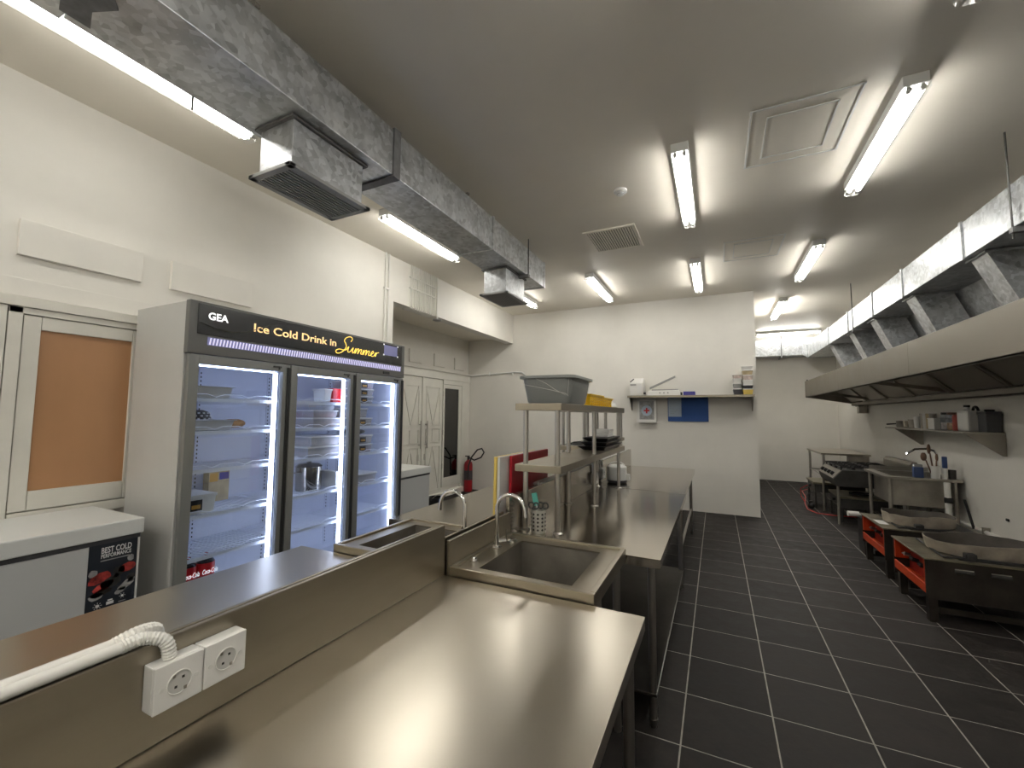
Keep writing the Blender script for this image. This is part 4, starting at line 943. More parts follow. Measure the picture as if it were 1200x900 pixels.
# ================================================================== LEFT WALL PIPES
t = thing('wall_conduit', 'pair of white conduits running down the left wall beside the fridge', 'conduit', (XL+0.02, 3.8, 1.5))
for yy in (3.77, 3.825):
    MB().tube([(XL+0.014, yy, 1.2), (XL+0.014, yy, CEIL-0.001)], 0.011, 8).build('conduit', 'pvc_white', t, smooth=True)
for z in (1.9, 2.95): MB().box(XL, XL+0.028, 3.75, 3.845, z, z+0.02).build('clip', 'pvc_white', t, bevel=0.003)
t = thing('conduit_bundle', 'row of thin white conduits crossing the beam above the recess', 'conduit', (XL+0.02, 4.5, 2.82))
for i in range(12):
    yy = 4.24+i*0.045
    MB().tube([(XL+0.012, yy, CEIL-0.001), (XL+0.012, yy, 2.85), (XL+0.004, yy, 2.832), (XL-0.05, yy, 2.829), (XL-0.12, yy, 2.829)], 0.010, 7).build('conduit', 'pvc_white', t, smooth=True)
MB().tube([(XL+0.012, 4.80, CEIL-0.001), (XL+0.012, 4.80, 2.835)], 0.010, 7).build('conduit', 'pvc_white', t, smooth=True)
for z in (3.08, 3.22): MB().box(XL, XL+0.026, 4.21, 4.77, z, z+0.016).build('clip_bar', 'pvc_white', t, bevel=0.002)
t = thing('heat_detector', 'small round grey detector hanging below the recess beam', 'detector', (XL+0.01, 4.81, 2.78))
MB().tube([(XL+0.012, 4.81, 2.833), (XL+0.012, 4.81, 2.80)], 0.012, 8).build('stem', 'pvc_white', t)
MB().lathe(XL+0.012, 4.81, [(0.035, 2.772), (0.06, 2.780), (0.06, 2.795), (0.02, 2.803)], 18).build('body', 'fixture_grey', t, smooth=True)
t = thing('wall_pipe', 'thin grey pipe running along the back wall beside the recess', 'pipe', (-3.9, YB-0.02, 2.2))
MB().tube([(-4.49, YB-0.016, 2.236), (-4.2, YB-0.016, 2.25), (-3.45, YB-0.016, 2.285), (-3.3, YB-0.016, 2.275), (-3.24, YB-0.016, 2.22)], 0.013, 8).build('pipe', 'fixture_white', t, smooth=True)
for xx in (-4.0, -3.5): MB().box(xx-0.012, xx+0.012, YB-0.032, YB, 2.235, 2.30).build('clip', 'fixture_white', t)

# fire extinguisher in the recess corner
ex, ey = -4.33, 7.08
t = thing('fire_extinguisher', 'red fire extinguisher with black hose standing in the recess corner', 'fire extinguisher', (ex, ey, 0))
MB().lathe(ex, ey, [(0.075, 0.0), (0.082, 0.02), (0.082, 0.50), (0.070, 0.55), (0.035, 0.585), (0.03, 0.60)], 20).build('cylinder', 'extinguisher_red', t, smooth=True)
MB().lathe(ex, ey, [(0.0825, 0.22), (0.0825, 0.40)], 20).build('label_band', 'dark_plastic', t)
v = MB().lathe(ex, ey, [(0.025, 0.60), (0.025, 0.66), (0.018, 0.665)], 12).build('valve', 'black_plastic', t)
MB().hexa([(ex-0.012, ey-0.10, 0.665), (ex+0.012, ey-0.10, 0.665), (ex+0.012, ey+0.03, 0.655), (ex-0.012, ey+0.03, 0.655)], [(ex-0.012, ey-0.10, 0.685), (ex+0.012, ey-0.10, 0.685), (ex+0.012, ey+0.03, 0.675), (ex-0.012, ey+0.03, 0.675)]).build('squeeze_handle', 'black_plastic', v)
MB().tube([(ex+0.02, ey, 0.64), (ex+0.14, ey-0.02, 0.60), (ex+0.30, ey-0.04, 0.66), (ex+0.37, ey-0.05, 0.76), (ex+0.32, ey-0.05, 0.83), (ex+0.22, ey-0.04, 0.80), (ex+0.10, ey-0.05, 0.66), (ex+0.06, ey-0.09, 0.50), (ex+0.05, ey-0.1, 0.25)], 0.014, 8).build('hose', 'black_plastic', v, smooth=True)
# black bucket between freezer and recess
bx_, by_ = -3.25, 4.55
t = thing('black_bucket', 'black plastic bucket on the floor beyond the plain chest freezer', 'bucket', (bx_, by_, 0))
MB().lathe(bx_, by_, [(0.085, 0.0), (0.105, 0.40), (0.112, 0.405), (0.112, 0.42), (0.098, 0.42), (0.08, 0.015)], 20).build('body', 'black_plastic', t, smooth=True)
MB().tube(arc((bx_, by_, 0.40), 0.108, 0, math.pi, 10, (0, 1, 0), (0.3, 0, 0.5)), 0.004, 6).build('bail_handle', 'steel_tube', t)

# ================================================================== BACK WALL SHELF AND BOARD
t = thing('wall_shelf', 'stainless wall shelf on the back wall with small appliances', 'wall shelf', (-0.39, 7.15, 1.75))
MB().box(-1.30, 0.51, 7.03, YB-0.001, 1.788, 1.80).box(-1.30, 0.51, 7.03, 7.04, 1.765, 1.788).build('board', 'steel_brushed', t, bevel=0.001)
for xx in (-1.27, 0.49): MB().prism([(7.06, 1.787), (YB-0.001, 1.787), (YB-0.001, 1.56), (YB-0.03, 1.56)], 'x', xx-0.006, xx+0.006).build('bracket', 'steel_brushed', t)
t = thing('label_printer', 'white tabletop machine at the left end of the back wall shelf', 'appliance', (-1.14, 7.15, 1.80))
z = 1.8005
MB().prism([(7.05, z), (7.27, z), (7.27, z+0.24), (7.16, z+0.29), (7.05, z+0.20)], 'x', -1.26, -1.05).build('body', 'white_plastic', t, bevel=0.012)
MB().box(-1.14, -1.07, 7.044, 7.0495, z+0.03, z+0.16).build('front_panel', 'fixture_white', t, bevel=0.002)
MB().box(-1.255, -1.16, 7.043, 7.0495, z+0.165, z+0.185).build('slot', 'fixture_grey', t)
MB().hexa([(-1.26, 7.046, z+0.225), (-1.20, 7.046, z+0.275), (-1.19, 7.046, z+0.265), (-1.25, 7.046, z+0.215)], [(-1.26, 7.06, z+0.225), (-1.20, 7.06, z+0.275), (-1.19, 7.06, z+0.265), (-1.25, 7.06, z+0.215)]).build('lever', 'dark_plastic', t)
MB().tube([(-1.03, 7.06, z+0.02), (-1.03, 7.06, z+0.05)], 0.02, 10).build('knob', 'dark_plastic', t)
t = thing('heat_sealer', 'long white heat sealer with raised arm on the back wall shelf', 'heat sealer', (-0.76, 7.15, 1.80))
MB().hexa([(-1.0, 7.08, z), (-0.50, 7.08, z), (-0.50, 7.22, z), (-1.0, 7.22, z)], [(-0.98, 7.09, z+0.075), (-0.52, 7.09, z+0.085), (-0.52, 7.2, z+0.085), (-0.98, 7.2, z+0.075)]).build('base', 'white_plastic', t, bevel=0.006)
MB().box(-0.93, -0.53, 7.13, 7.16, z+0.082, z+0.10).build('sealing_bar', 'fixture_grey', t)
MB().hexa([(-0.96, 7.12, z+0.10), (-0.96, 7.17, z+0.10), (-0.57, 7.17, z+0.285), (-0.57, 7.12, z+0.285)], [(-0.96, 7.12, z+0.135), (-0.96, 7.17, z+0.135), (-0.57, 7.17, z+0.315), (-0.57, 7.12, z+0.315)]).build('arm', 'fixture_grey', t, bevel=0.004)
for xx in (-0.80, -0.74, -0.68): MB().tube([(xx, 7.088, z+0.04), (xx, 7.078, z+0.04)], 0.012, 8).build('dial', 'fixture_grey', t)
MB().box(-0.499, -0.47, 7.12, 7.16, z, z+0.05).build('plug', 'black_plastic', t, bevel=0.003)
tag(MB().box(-0.455, -0.285, 7.08, 7.2, z, z+0.055).box(-0.45, -0.29, 7.085, 7.195, z+0.055, z+0.058).build('flat_box', 'blue_box', bevel=0.002), 'flat dark blue box in the middle of the back wall shelf', 'box')
def cont(x0, x1, z0, h, m, label):
    t = thing('food_container', label, 'container', ((x0+x1)/2, 7.15, z0), 'food containers stacked on the back wall shelf')
    MB().hexa([(x0+0.012, 7.062, z0), (x1-0.012, 7.062, z0), (x1-0.012, 7.238, z0), (x0+0.012, 7.238, z0)], [(x0, 7.05, z0+h-0.012), (x1, 7.05, z0+h-0.012), (x1, 7.25, z0+h-0.012), (x0, 7.25, z0+h-0.012)]).build('body', m, t)
    MB().box(x0-0.004, x1+0.004, 7.046, 7.254, z0+h-0.012, z0+h).build('lid', 'white_plastic', t, bevel=0.002)
zz = z
for h, m, nm in ((0.09, 'dark_plastic', 'lowest'), (0.08, 'fixture_grey', 'second'), (0.07, 'white_plastic', 'third'), (0.06, 'food_pale', 'top')):
    cont(0.235, 0.345, zz, h-0.001, m, nm+' container of the shorter left stack on the back wall shelf'); zz += h
zz = z
for h, m, nm in ((0.085, 'yellow_board', 'lowest yellow'), (0.06, 'dark_plastic', 'second dark'), (0.07, 'white_plastic', 'third pale'), (0.075, 'food_pale', 'fourth'), (0.07, 'carton', 'fifth'), (0.06, 'white_plastic', 'top')):
    cont(0.36, 0.495, zz, h-0.001, m, nm+' container of the taller right stack on the back wall shelf'); zz += h
t = thing('first_aid_cabinet', 'white first aid cabinet with a red cross below the shelf', 'first aid cabinet', (-1.03, YB-0.05, 1.37))
x0, x1, z0, z1, yf = -1.175, -0.875, 1.365, 1.755, YB-0.09
MB().box(x0, x1, yf+0.012, YB-0.001, z0, z1).build('case', 'white_plastic', t, bevel=0.004)
d = MB().box(x0, x0+0.035, yf, yf+0.011, z0, z1).box(x1-0.035, x1, yf, yf+0.011, z0, z1).box(x0+0.035, x1-0.035, yf, yf+0.011, z1-0.04, z1).box(x0+0.035, x1-0.035, yf, yf+0.011, z0, z0+0.05).build('door', 'white_plastic', t, bevel=0.002)
MB().box(x0+0.034, x1-0.034, yf+0.004, yf+0.009, z0+0.049, z1-0.039).build('window_pane', 'poster_grey', d)
cx, cz = (x0+x1)/2, (z0+z1)/2
MB().prism([(cx+0.085*math.cos(2*math.pi*i/20), cz+0.085*math.sin(2*math.pi*i/20)) for i in range(20)], 'y', yf+0.002, yf+0.0038).build('emblem_disc', 'paper', d)
MB().box(cx-0.012, cx+0.012, yf+0.0005, yf+0.0018, cz-0.045, cz+0.045).box(cx-0.045, cx-0.0121, yf+0.0005, yf+0.0018, cz-0.012, cz+0.012).box(cx+0.0121, cx+0.045, yf+0.0005, yf+0.0018, cz-0.012, cz+0.012).build('red_cross', 'label_red', d)
t = thing('notice_board', 'blue notice board with one pale sheet, under the back wall shelf', 'notice board', (-0.41, YB-0.01, 1.38))
MB().box(-0.705, -0.108, YB-0.014, YB-0.001, 1.39, 1.785).build('felt', 'blue_felt', t, bevel=0.002)
pp = MB().box(-0.695, -0.50, YB-0.0165, YB-0.0145, 1.465, 1.765).build('sheet', 'paper', t)
ln = MB()
for i in range(9): ln.box(-0.675, -0.55-0.03*(i % 3), YB-0.0169, YB-0.0166, 1.725-i*0.026, 1.728-i*0.026)
ln.build('print_lines', 'fixture_grey', pp)

# ================================================================== RIGHT SIDE: SHELF, SINK, STOVE, BURNERS
t = thing('wall_shelf', 'steel wall shelf under the hood with cups and jugs', 'wall shelf', (2.3, 6.5, 1.34))
MB().box(2.15, XR-0.001, 5.62, 7.72, 1.335, 1.35).build('board', 'steel_old', t, bevel=0.002)
for yy in (5.628, 7.40): MB().prism([(2.16, 1.334), (XR-0.001, 1.334), (XR-0.001, 1.13), (XR-0.03, 1.13)], 'y', yy-0.006, yy+0.006).build('bracket', 'steel_old', t)
z = 1.3505
t = thing('saucepan', 'small dark saucepan with its handle pointing off the shelf end', 'saucepan', (2.30, 7.60, z))
MB().lathe(2.30, 7.60, [(0.055, z), (0.06, z+0.005), (0.06, z+0.085), (0.062, z+0.088), (0.056, z+0.088), (0.052, z+0.01)], 18).build('body', 'steel_old', t, smooth=True)
MB().tube([(2.29, 7.66, z+0.05), (2.24, 7.95, z+0.035)], [0.008, 0.011], 8).build('handle', 'stove_iron', t, smooth=True)
def cup(x_, y_, r, h, m, label):
    o = MB().lathe(x_, y_, [(r*0.85, z), (r, z+h), (r*0.92, z+h), (r*0.78, z+0.008)], 16).build('cup', m, smooth=True)
    tag(o, label, 'cup', 'cups on the steel shelf under the hood')
cup(2.31, 7.45, 0.045, 0.09, 'steel_polished', 'shiny steel cup next to the saucepan on the shelf')
cup(2.32, 7.30, 0.05, 0.11, 'steel_old', 'dull steel cup third from the saucepan end of the shelf')
cup(2.32, 7.13, 0.045, 0.15, 'white_plastic', 'tall white cup on the shelf beside the row of tins')
for i in range(4):
    cup(2.33, 7.01-i*0.085, 0.036, 0.185, ['steel_old', 'white_plastic', 'carton', 'steel_old'][i], ['first', 'second', 'third', 'fourth'][i]+' of four tall narrow tins beside the white cup')
tag(MB().box(2.25, 2.38, 6.50, 6.66, z, z+0.12).box(2.245, 2.385, 6.495, 6.665, z+0.12, z+0.13).build('white_tub', 'white_plastic', bevel=0.004), 'white plastic tub on the shelf before the clear jars', 'tub')
for i, (yy, m, nm) in enumerate(((6.42, 'clear_plastic', 'first clear'), (6.29, 'clear_plastic', 'second clear'), (6.15, 'food_red', 'red-filled'))):
    t = thing('storage_jar', nm+' storage jar on the shelf under the hood', 'jar', (2.33, yy, z), 'jars on the steel shelf under the hood')
    MB().lathe(2.33, yy, [(0.048, z), (0.05, z+0.01), (0.05, z+0.15), (0.042, z+0.17)], 16).build('body', m, t, smooth=True)
    MB().lathe(2.33, yy, [(0.02 if i == 2 else 0.044, z+0.17), (0.02 if i == 2 else 0.044, z+0.195)], 14).build('lid', 'wood_handle' if i else 'stove_side', t)
    MB().lathe(2.33, yy, [(0.044, z+0.004), (0.044, z+0.08)], 12).build('filling', ['food_pale', 'food_brown', 'food_red'][i], t)
t = thing('jerry_can', 'large white plastic jug on the shelf beside the dark box', 'jug', (2.35, 5.90, z))
MB().box(2.27, 2.43, 5.82, 6.04, z, z+0.21).build('body', 'white_plastic', t, bevel=0.02)
MB().lathe(2.32, 5.95, [(0.04, z+0.205), (0.022, z+0.225), (0.022, z+0.245)], 14).build('neck', 'white_plastic', t, smooth=True)
MB().lathe(2.32, 5.95, [(0.025, z+0.245), (0.025, z+0.268)], 14).build('cap', 'stove_side', t)
MB().tube(arc((2.36, 5.89, z+0.20), 0.05, 0, math.pi, 8, (0, 1, 0), (0, 0, 1)), 0.012, 8).build('grip', 'stove_side', t, smooth=True)
t = thing('plastic_box', 'dark grey box with a lid at the near end of the shelf', 'box', (2.385, 5.715, z))
MB().box(2.33, 2.44, 5.64, 5.79, z, z+0.17).build('body', 'dark_plastic', t, bevel=0.006)
MB().box(2.326, 2.444, 5.636, 5.794, z+0.17, z+0.20).build('lid', 'dark_plastic', t, bevel=0.004)
MB().tube([(2.35, 5.71, z+0.21), (2.42, 5.71, z+0.21)], 0.01, 8).build('lid_grip', 'black_plastic', t)

# right sink
t = thing('wash_sink', 'old deep stainless sink against the right wall below the shelf', 'sink', (2.1, 6.8, 0))
x0, x1, y0, y1, zt = 1.76, 2.43, 6.40, 7.20, 0.80
rm = MB()
for b in ((x0, x1, y0, y0+0.10), (x0, x1, y1-0.06, y1), (x0, x0+0.09, y0+0.10, y1-0.06), (x1-0.06, x1, y0+0.10, y1-0.06)): rm.box(*b, zt-0.03, zt)
rm.build('rim', 'steel_old', t, bevel=0.003)
bs = MB(); bx0, bx1, by0, by1 = x0+0.09, x1-0.06, y0+0.10, y1-0.06
bs.box(bx0-0.006, bx0, by0, by1, 0.47, zt-0.03).box(bx1, bx1+0.006, by0, by1, 0.47, zt-0.03).box(bx0, bx1, by0-0.006, by0, 0.47, zt-0.03).box(bx0, bx1, by1, by1+0.006, 0.47, zt-0.03).box(bx0, bx1, by0, by1, 0.464, 0.47)
bs.build('basin', 'steel_old', t)
MB().box(x0+0.06, x1-0.02, y1+0.002, y1+0.012, zt-0.03, zt+0.05).build('back_lip', 'steel_old', t)
for xx in (x0+0.05, x1-0.05):
    for yy in (y0+0.05, y1-0.05): MB().tube([(xx, yy, 0), (xx, yy, zt-0.03)], 0.019, 10).build('leg', 'steel_old', t, smooth=True)
MB().tube([(2.28, 6.36, 0.05), (2.28, 6.36, 0.77)], 0.028, 10).build('drain_pipe', 'pvc_white', t, smooth=True)
MB().tube([(2.25, 6.36, 0.58), (2.31, 6.33, 0.58)], 0.032, 8).build('pipe_clip', 'stove_iron', t)
f = MB().tube([(2.30, 6.62, zt), (2.30, 6.62, 1.06), (2.28, 6.62, 1.10), (2.22, 6.64, 1.12), (2.12, 6.66, 1.11), (2.06, 6.68, 1.06)], 0.012, 8).build('faucet', 'chrome', t, smooth=True)
MB().tube([(2.06, 6.68, 1.06), (2.05, 6.682, 1.045)], 0.014, 8).build('aerator', 'chrome', f)
MB().tube([(2.05, 7.0, 0.46), (2.05, 7.0, 0.1)], 0.03, 8).build('waste_pipe', 'stove_iron', t)
# utensils at its near corner
ux, uy, uz = 2.22, 6.452, 0.8005
t = thing('utensil_crock', 'pale utensil crock on the corner of the old sink', 'utensil holder', (ux, uy, uz))
MB().lathe(ux, uy, [(0.04, uz), (0.042, uz+0.14), (0.038, uz+0.14), (0.036, uz+0.006)], 16).build('cup', 'white_plastic', t, smooth=True)
def utensil(nm, dx, dy, h, m, head, label, cat):
    t = thing(nm, label, cat, (ux+dx, uy+dy, uz+0.008), None)
    MB().tube([(ux+dx*0.3, uy+dy*0.3, uz+0.01), (ux+dx, uy+dy, uz+h)], 0.007, 8).build('handle', m, t)
    MB().ellipsoid((ux+dx*1.25, uy+dy*1.2, uz+h+head[2]*0.8), head).build('head', m, t, smooth=True)
utensil('wooden_spoon', -0.075, 0.0, 0.20, 'wood_handle', (0.028, 0.012, 0.05), 'wooden spoon with broad head leaning left in the crock', 'spoon')
utensil('wooden_spatula', -0.03, 0.02, 0.28, 'wood_handle', (0.018, 0.01, 0.06), 'tall wooden spatula in the crock', 'spatula')
utensil('knife_steel', 0.015, 0.0, 0.20, 'wood_handle', (0.014, 0.014, 0.045), 'short brown handled sharpener in the crock', 'knife steel')
t = thing('scrub_brush', 'blue handled brush standing right of the utensil crock', 'brush', (ux+0.075, uy-0.01, uz))
MB().lathe(ux+0.075, uy-0.01, [(0.026, uz), (0.028, uz+0.11), (0.02, uz+0.12)], 14).build('base', 'white_plastic', t, smooth=True)
MB().box(ux+0.058, ux+0.1, uy-0.025, uy+0.005, uz+0.12, uz+0.25).build('grip', 'blue_plastic', t, bevel=0.008)
tag(MB().lathe(ux+0.145, uy+0.01, [(0.03, uz), (0.034, uz+0.10), (0.03, uz+0.105)], 14).build('steel_beaker', 'stove_side', smooth=True), 'small dark beaker at the wall end of the sink rim', 'beaker')
t = thing('sponge_caddy', 'small dark blue caddy left of the utensil crock', 'caddy', (ux-0.15, uy+0.01, uz))
MB().box(ux-0.19, ux-0.105, uy-0.02, uy+0.04, uz, uz+0.12).build('box', 'blue_plastic', t, bevel=0.006)
MB().box(ux-0.185, ux-0.11, uy-0.015, uy+0.035, uz+0.12, uz+0.15).build('sponge', 'poster_grey', t, bevel=0.006)

# gas range
t = thing('gas_range', 'dark gas range on tall legs with knobs facing the aisle', 'gas range', (1.88, 7.86, 0))
x0, x1, y0, y1 = 1.46, 2.30, 7.36, 8.34
MB().prism([(x0, 0.62), (x0+0.10, 0.745), (x1, 0.745), (x1, 0.52), (x0+0.03, 0.52)], 'y', y0, y1).build('body', 'stove_side', t, bevel=0.004)
MB().hexa([(x0-0.006, y0+0.02, 0.63), (x0-0.006, y1-0.02, 0.63), (x0+0.085, y1-0.02, 0.742), (x0+0.085, y0+0.02, 0.742)], [(x0-0.001, y0+0.02, 0.625), (x0-0.001, y1-0.02, 0.625), (x0+0.092, y1-0.02, 0.738), (x0+0.092, y0+0.02, 0.738)]).build('control_panel', 'steel_old', t)
for i in range(4):
    yy = y0+0.18+i*0.2; c = Vector((x0+0.03, yy, 0.675)); nrm = Vector((-0.77, 0, 0.63))
    MB().tube([c, c+nrm*0.035], [0.03, 0.024], 12).build('knob', 'black_plastic', t, smooth=True)
g_ = MB()
for a in range(3):
    for b in range(2):
        cx, cy = x0+0.24+b*0.34, y0+0.18+a*0.31
        for s in (-1, 1):
            g_.box(cx-0.15, cx+0.15, cy+s*0.13-0.007, cy+s*0.13+0.007, 0.775, 0.79).box(cx+s*0.15-0.007, cx+s*0.15+0.007, cy-0.13, cy+0.13, 0.775, 0.79)
            g_.box(cx+s*0.03, cx+s*0.15, cy-0.006, cy+0.006, 0.775, 0.79).box(cx-0.006, cx+0.006, min(cy+s*0.03, cy+s*0.13), max(cy+s*0.03, cy+s*0.13), 0.775, 0.79)
            for q in (-1, 1): g_.box(cx+s*0.14-0.008, cx+s*0.14+0.008, cy+q*0.12-0.008, cy+q*0.12+0.008, 0.745, 0.775)
g_.build('grates', 'stove_iron', t)
for a in range(3):
    for b in range(2): MB().lathe(x0+0.24+b*0.34, y0+0.18+a*0.31, [(0.05, 0.7455), (0.05, 0.758), (0.035, 0.766)], 12).build('burner_cap', 'stove_iron', t)
MB().prism([(x1-0.02, 0.746), (x1-0.02, 0.86), (x1+0.01, 0.895), (x1+0.06, 0.895), (x1+0.06, 0.746)], 'y', y0, y1).build('back_guard', 'steel_old', t, bevel=0.006)
for xx in (x0+0.05, x1-0.05):
    for yy in (y0+0.03, y1-0.05): MB().tube([(xx, yy, 0), (xx, yy, 0.52)], 0.018, 10).build('leg', 'steel_old', t, smooth=True)
# low stoves and clutter under and behind the range
def low_stove(x0, x1, y0, y1, h, label):
    t = thing('low_stove', label, 'stove', ((x0+x1)/2, (y0+y1)/2, 0))
    MB().box(x0, x1, y0, y1, h-0.03, h).build('top_plate', 'burner_top', t, bevel=0.003)
    MB().box(x0+0.02, x1-0.02, y0+0.02, y1-0.02, h-0.16, h-0.031).build('body', 'stove_side', t, bevel=0.003)
    for xx in (x0+0.03, x1-0.03):
        for yy in (y0+0.03, y1-0.03): MB().tube([(xx, yy, 0), (xx, yy, h-0.16)], 0.015, 8).build('leg', 'stove_side', t)
    cx, cy = (x0+x1)/2, (y0+y1)/2
    MB().lathe(cx, cy, [(0.14, h+0.0005), (0.14, h+0.02), (0.11, h+0.02), (0.11, h+0.003)], 18).build('burner_ring', 'stove_iron', t)
    MB().tube([(x0+0.018, cy, h-0.09), (x0-0.02, cy, h-0.09)], 0.02, 10).build('knob', 'black_plastic', t)
low_stove(1.40, 2.1, 8.44, 9.06, 0.42, 'low single stove beyond the range, near the far steel table')
low_stove(1.55, 2.2, 7.52, 8.20, 0.36, 'low single stove tucked under the gas range')
t = thing('gas_regulator', 'dark gas valve and hose cluster lying beside the range leg', 'gas valve', (1.35, 8.37, 0))
MB().ellipsoid((1.35, 8.37, 0.05), (0.05, 0.06, 0.05)).build('valve_body', 'stove_iron', t, smooth=True)
MB().tube([(1.35, 8.37, 0.06), (1.31, 8.33, 0.12), (1.30, 8.38, 0.20), (1.35, 8.42, 0.26)], 0.009, 8).build('gas_hose', 'stove_iron', t, smooth=True)
MB().tube([(1.35, 8.37, 0.07), (1.35, 8.37, 0.13)], 0.025, 8).build('hand_wheel', 'stove_side', t)
t = thing('red_hose', 'thin red hose looping over the tiles beside the range', 'hose', (1.4, 8.6, 0))
MB().tube([(1.70, 10.6, 0.012), (1.50, 10.2, 0.012), (1.45, 9.5, 0.012), (1.33, 8.8, 0.012), (1.28, 8.25, 0.012), (1.36, 7.98, 0.012), (1.55, 7.92, 0.012), (1.85, 7.95, 0.012)], 0.008, 8).build('hose', 'red_hose', t, smooth=True)
MB().tube([(1.35, 8.9, 0.012), (1.30, 8.95, 0.10), (1.29, 8.9, 0.24), (1.37, 8.76, 0.325)], 0.007, 8).build('hose_branch', 'red_hose', t, smooth=True)
# far table
t = thing('steel_table', 'bare stainless table standing at the far end of the cooking aisle', 'table', (1.98, 9.75, 0))
x0, x1, y0, y1, zt = 1.64, 2.33, 9.10, 10.40, 0.85
MB().box(x0, x1, y0, y1, zt-0.03, zt).build('worktop', 'steel_table', t, bevel=0.003)
for xx in (x0+0.04, x1-0.04):
    for yy in (y0+0.04, y1-0.04): MB().tube([(xx, yy, 0), (xx, yy, zt-0.03)], 0.02, 10).build('leg', 'steel_tube', t, smooth=True)
MB().tube([(x0+0.04, y0+0.04, 0.45), (x0+0.04, y1-0.04, 0.45)], 0.012, 8).build('stretcher', 'steel_tube', t)
MB().tube([(x1-0.04, y0+0.04, 0.45), (x1-0.04, y1-0.04, 0.45)], 0.012, 8).build('stretcher', 'steel_tube', t)
MB().tube([(x0+0.04, y1-0.04, 0.45), (x1-0.04, y1-0.04, 0.45)], 0.012, 8).build('stretcher', 'steel_tube', t)
MB().box(x1-0.30, x1-0.02, y0+0.02, y0+0.03, 0.52, zt-0.03).build('modesty_panel', 'steel_old', t)

# wok burners
def wok_burner(x0, x1, y0, y1, label, papers=False):
    t = thing('wok_burner', label, 'stove', ((x0+x1)/2, (y0+y1)/2, 0), 'low wok burners with orange fronts')
    zt = 0.46
    MB().box(x0-0.01, x1, y0-0.01, y1+0.01, zt-0.012, zt).build('top_plate', 'burner_top', t, bevel=0.002)
    MB().box(x0+0.20, x1-0.03, y0+0.03, y1-0.03, zt, zt+0.006).build('black_plate', 'stove_iron', t, bevel=0.002)
    sd = MB().box(x0+0.0, x1, y0, y0+0.012, 0.17, zt-0.0125).build('side_panel', 'burner_body', t)
    for i in range(3):
        cx = x0+0.21+i*0.19
        MB().tube([(cx-0.05, y0-0.003, 0.385), (cx+0.05, y0-0.003, 0.385)], 0.013, 8).build('oval_slot', 'dark_gap', sd)
        MB().tube([(cx-0.05, y0-0.006, 0.400), (cx+0.05, y0-0.006, 0.400)], 0.004, 6).build('slot_lip', 'steel_old', sd)
    MB().box(x0+0.0, x1, y1-0.012, y1, 0.17, zt-0.0125).build('side_panel', 'burner_body', t)
    MB().box(x1-0.012, x1, y0+0.012, y1-0.012, 0.17, zt-0.0125).build('back_panel', 'burner_body', t)
    MB().box(x0+0.10, x0+0.112, y0+0.013, y1-0.013, 0.20, zt-0.0125).build('recess_panel', 'burner_red', t)
    MB().box(x0+0.002, x0+0.10, y0+0.013, y1-0.013, 0.20, 0.214).box(x0, x0+0.012, y0+0.013, y1-0.013, 0.20, 0.268).build('front_tray', 'burner_orange', t, bevel=0.003)
    MB().box(x0+0.002, x0+0.10, y1-0.04, y1-0.013, 0.29, zt-0.013).box(x0+0.002, x0+0.02, y0+0.013, y0+0.04, 0.29, zt-0.013).build('front_post', 'burner_orange', t, bevel=0.002)
    MB().tube([(x0+0.06, y0+0.10, 0.34), (x0+0.06, y1-0.10, 0.34)], 0.012, 8).build('gas_rail', 'stove_iron', t)
    for i in range(3):
        yy = y0+0.16+i*0.15
        MB().tube([(x0+0.06, yy, 0.35), (x0+0.02, yy, 0.36)], 0.016, 8).tube([(x0+0.02, yy-0.03, 0.365), (x0+0.02, yy+0.03, 0.355)], 0.007, 6).build('valve_knob', 'stove_iron' if i < 2 else 'steel_tube', t)
    for xx in (x0+0.04, x1-0.05):
        for yy in (y0+0.04, y1-0.05): MB().box(xx-0.025, xx+0.025, yy-0.025, yy+0.025, 0, 0.17).build('leg', 'burner_body', t)
    for yy in (y0+0.05, y1-0.08): MB().box(x0+0.08, x1-0.08, yy, yy+0.02, 0.06, 0.10).build('stretcher', 'burner_body', t)
    MB().tube([(x0+0.12, y0+0.04, zt+0.008), (x0+0.20, y0+0.05, zt+0.012), (x1-0.1, y0+0.05, zt+0.012)], 0.008, 6).tube([(x0+0.12, y0+0.04, zt+0.008), (x0+0.14, y1-0.06, zt+0.010)], 0.008, 6).build('pilot_pipe', 'stove_iron', t)
    MB().box(x0+0.24, x0+0.30, y0+0.03, y0+0.09, zt+0.001, zt+0.05).build('pilot_valve', 'stove_iron', t, bevel=0.01)
    return t
wok_burner(1.36, 2.10, 4.21, 4.84, 'nearer low wok burner with slotted side panel and orange front')
wok_burner(1.38, 2.10, 5.13, 5.80, 'farther low wok burner with orange front and a paper on top')
tag(MB().box(1.395, 1.47, 5.30, 5.48, 0.4605, 0.462).build('paper_note', 'white_plastic'), 'pale paper slip on the farther wok burner corner', 'paper')
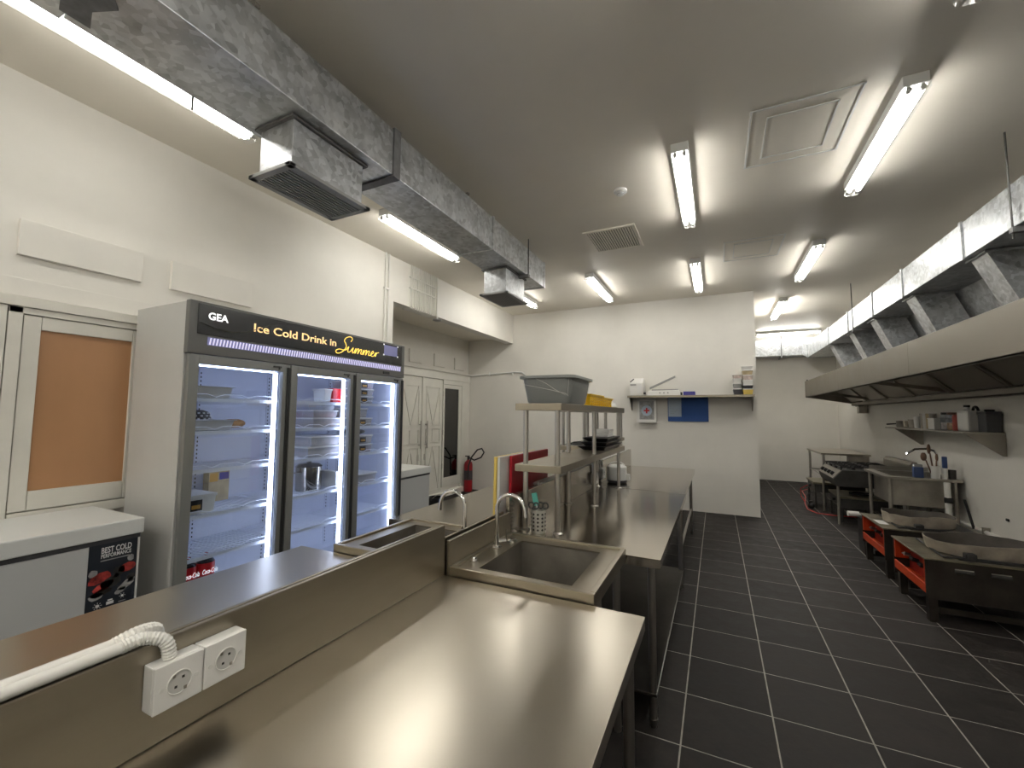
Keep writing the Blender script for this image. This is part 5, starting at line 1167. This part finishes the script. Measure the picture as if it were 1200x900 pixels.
def wok_ring(cx, cy, r, h, label, sd, sy=0.8):
    random.seed(sd); wv = [random.uniform(-0.05, 0.05) for _ in range(28)]; hv = [random.uniform(-0.3, 0.35) for _ in range(28)]
    z0 = 0.4665; n = 28; m_ = MB(); vs = []
    for i, (k, zf) in enumerate(((1.0, 0), (1.03, 0.5), (1.05, 1.0), (1.03, 1.0), (1.0, 0.5), (0.96, 0.02))):
        for q in range(n):
            a = 2*math.pi*q/n; s_ = (wv[q]+wv[(q+1) % n]+wv[q-1])/3; hh = h*(1+(hv[q]+hv[(q+1) % n]+hv[q-1]+hv[(q+2) % n])/4)
            vs.append((cx+r*(k+s_*zf)*math.cos(a), cy+r*sy*(k+s_*zf)*math.sin(a), z0+hh*zf))
    m_.add(vs, [(i*n+k, i*n+(k+1) % n, (i+1)*n+(k+1) % n, (i+1)*n+k) for i in range(5) for k in range(n)])
    m_.mi = [0]*(3*n)+[1]*(2*n)
    m_.f.append([5*n+k for k in range(n)]); m_.mi.append(1); m_.f.append([k for k in range(n)][::-1]); m_.mi.append(0)
    tag(m_.build('wok_shield', ['pan_alu', 'pan_inside'], smooth=True), label, 'wok ring')
wok_ring(1.77, 4.52, 0.29, 0.085, 'dented metal ring on the nearer wok burner', 3)
wok_ring(1.73, 5.46, 0.26, 0.09, 'battered metal ring on the farther wok burner', 8, 0.78)
tag(MB().box(1.42, 1.74, 5.90, 6.12, 0.0, 0.02).box(1.40, 1.76, 5.88, 6.14, 0.36, 0.38).box(1.42, 1.44, 5.90, 6.12, 0.02, 0.36).box(1.72, 1.74, 5.90, 6.12, 0.02, 0.36).build('low_stool', 'stove_iron'), 'low dark stool beyond the farther wok burner', 'stool')
t = thing('gas_torch', 'white nozzle lying on the low dark stool', 'nozzle', (1.5, 6.0, 0.381))
MB().tube([(1.30, 5.98, 0.412), (1.40, 5.99, 0.412)], [0.03, 0.028], 10).build('nozzle', 'white_plastic', t, smooth=True)
MB().tube([(1.40, 5.99, 0.41), (1.62, 6.03, 0.398)], [0.012, 0.010], 8).build('tube', 'white_plastic', t, smooth=True)
MB().tube([(1.62, 6.03, 0.40), (1.70, 6.05, 0.40)], 0.018, 8).build('grip', 'stove_iron', t, smooth=True)

t = thing('gas_pipe', 'long gas pipe fixed low along the right wall', 'pipe', (XR-0.03, 6.0, 0.35))
MB().tube([(XR-0.03, 0.5, 0.355), (XR-0.03, 9.4, 0.33)], 0.02, 10).build('pipe', 'wall_paint', t, smooth=True)
for yy in (1.5, 3.2, 4.9, 6.0, 8.6): MB().box(XR-0.055, XR-0.001, yy-0.012, yy+0.012, 0.315, 0.385).build('clip', 'steel_old', t)
MB().tube([(XR-0.05, 6.17, 0.33), (XR-0.09, 6.22, 0.62)], 0.012, 8).build('riser', 'stove_iron', t)
tag(MB().box(XR-0.012, XR-0.0005, 5.66, 5.70, 0.52, 0.545).build('wall_plug', 'stove_iron', bevel=0.004), 'small dark stub of a fixing on the right wall above the pipe', 'fixing')
# floor drain cover at the right
t = thing('floor_plate', 'black flat plate with raised bars at the right edge of the tiles', 'drain', (1.75, 1.95, 0))
MB().box(1.425, 2.3, 1.3, 2.40, 0.0008, 0.004).build('flush_plate', 'black_plastic', t)
gb = MB()
for i in range(26): gb.box(1.44, 2.29, 1.32+i*0.042, 1.335+i*0.042, 0.0042, 0.010)
gb.build('raised_bars', 'stove_iron', t)
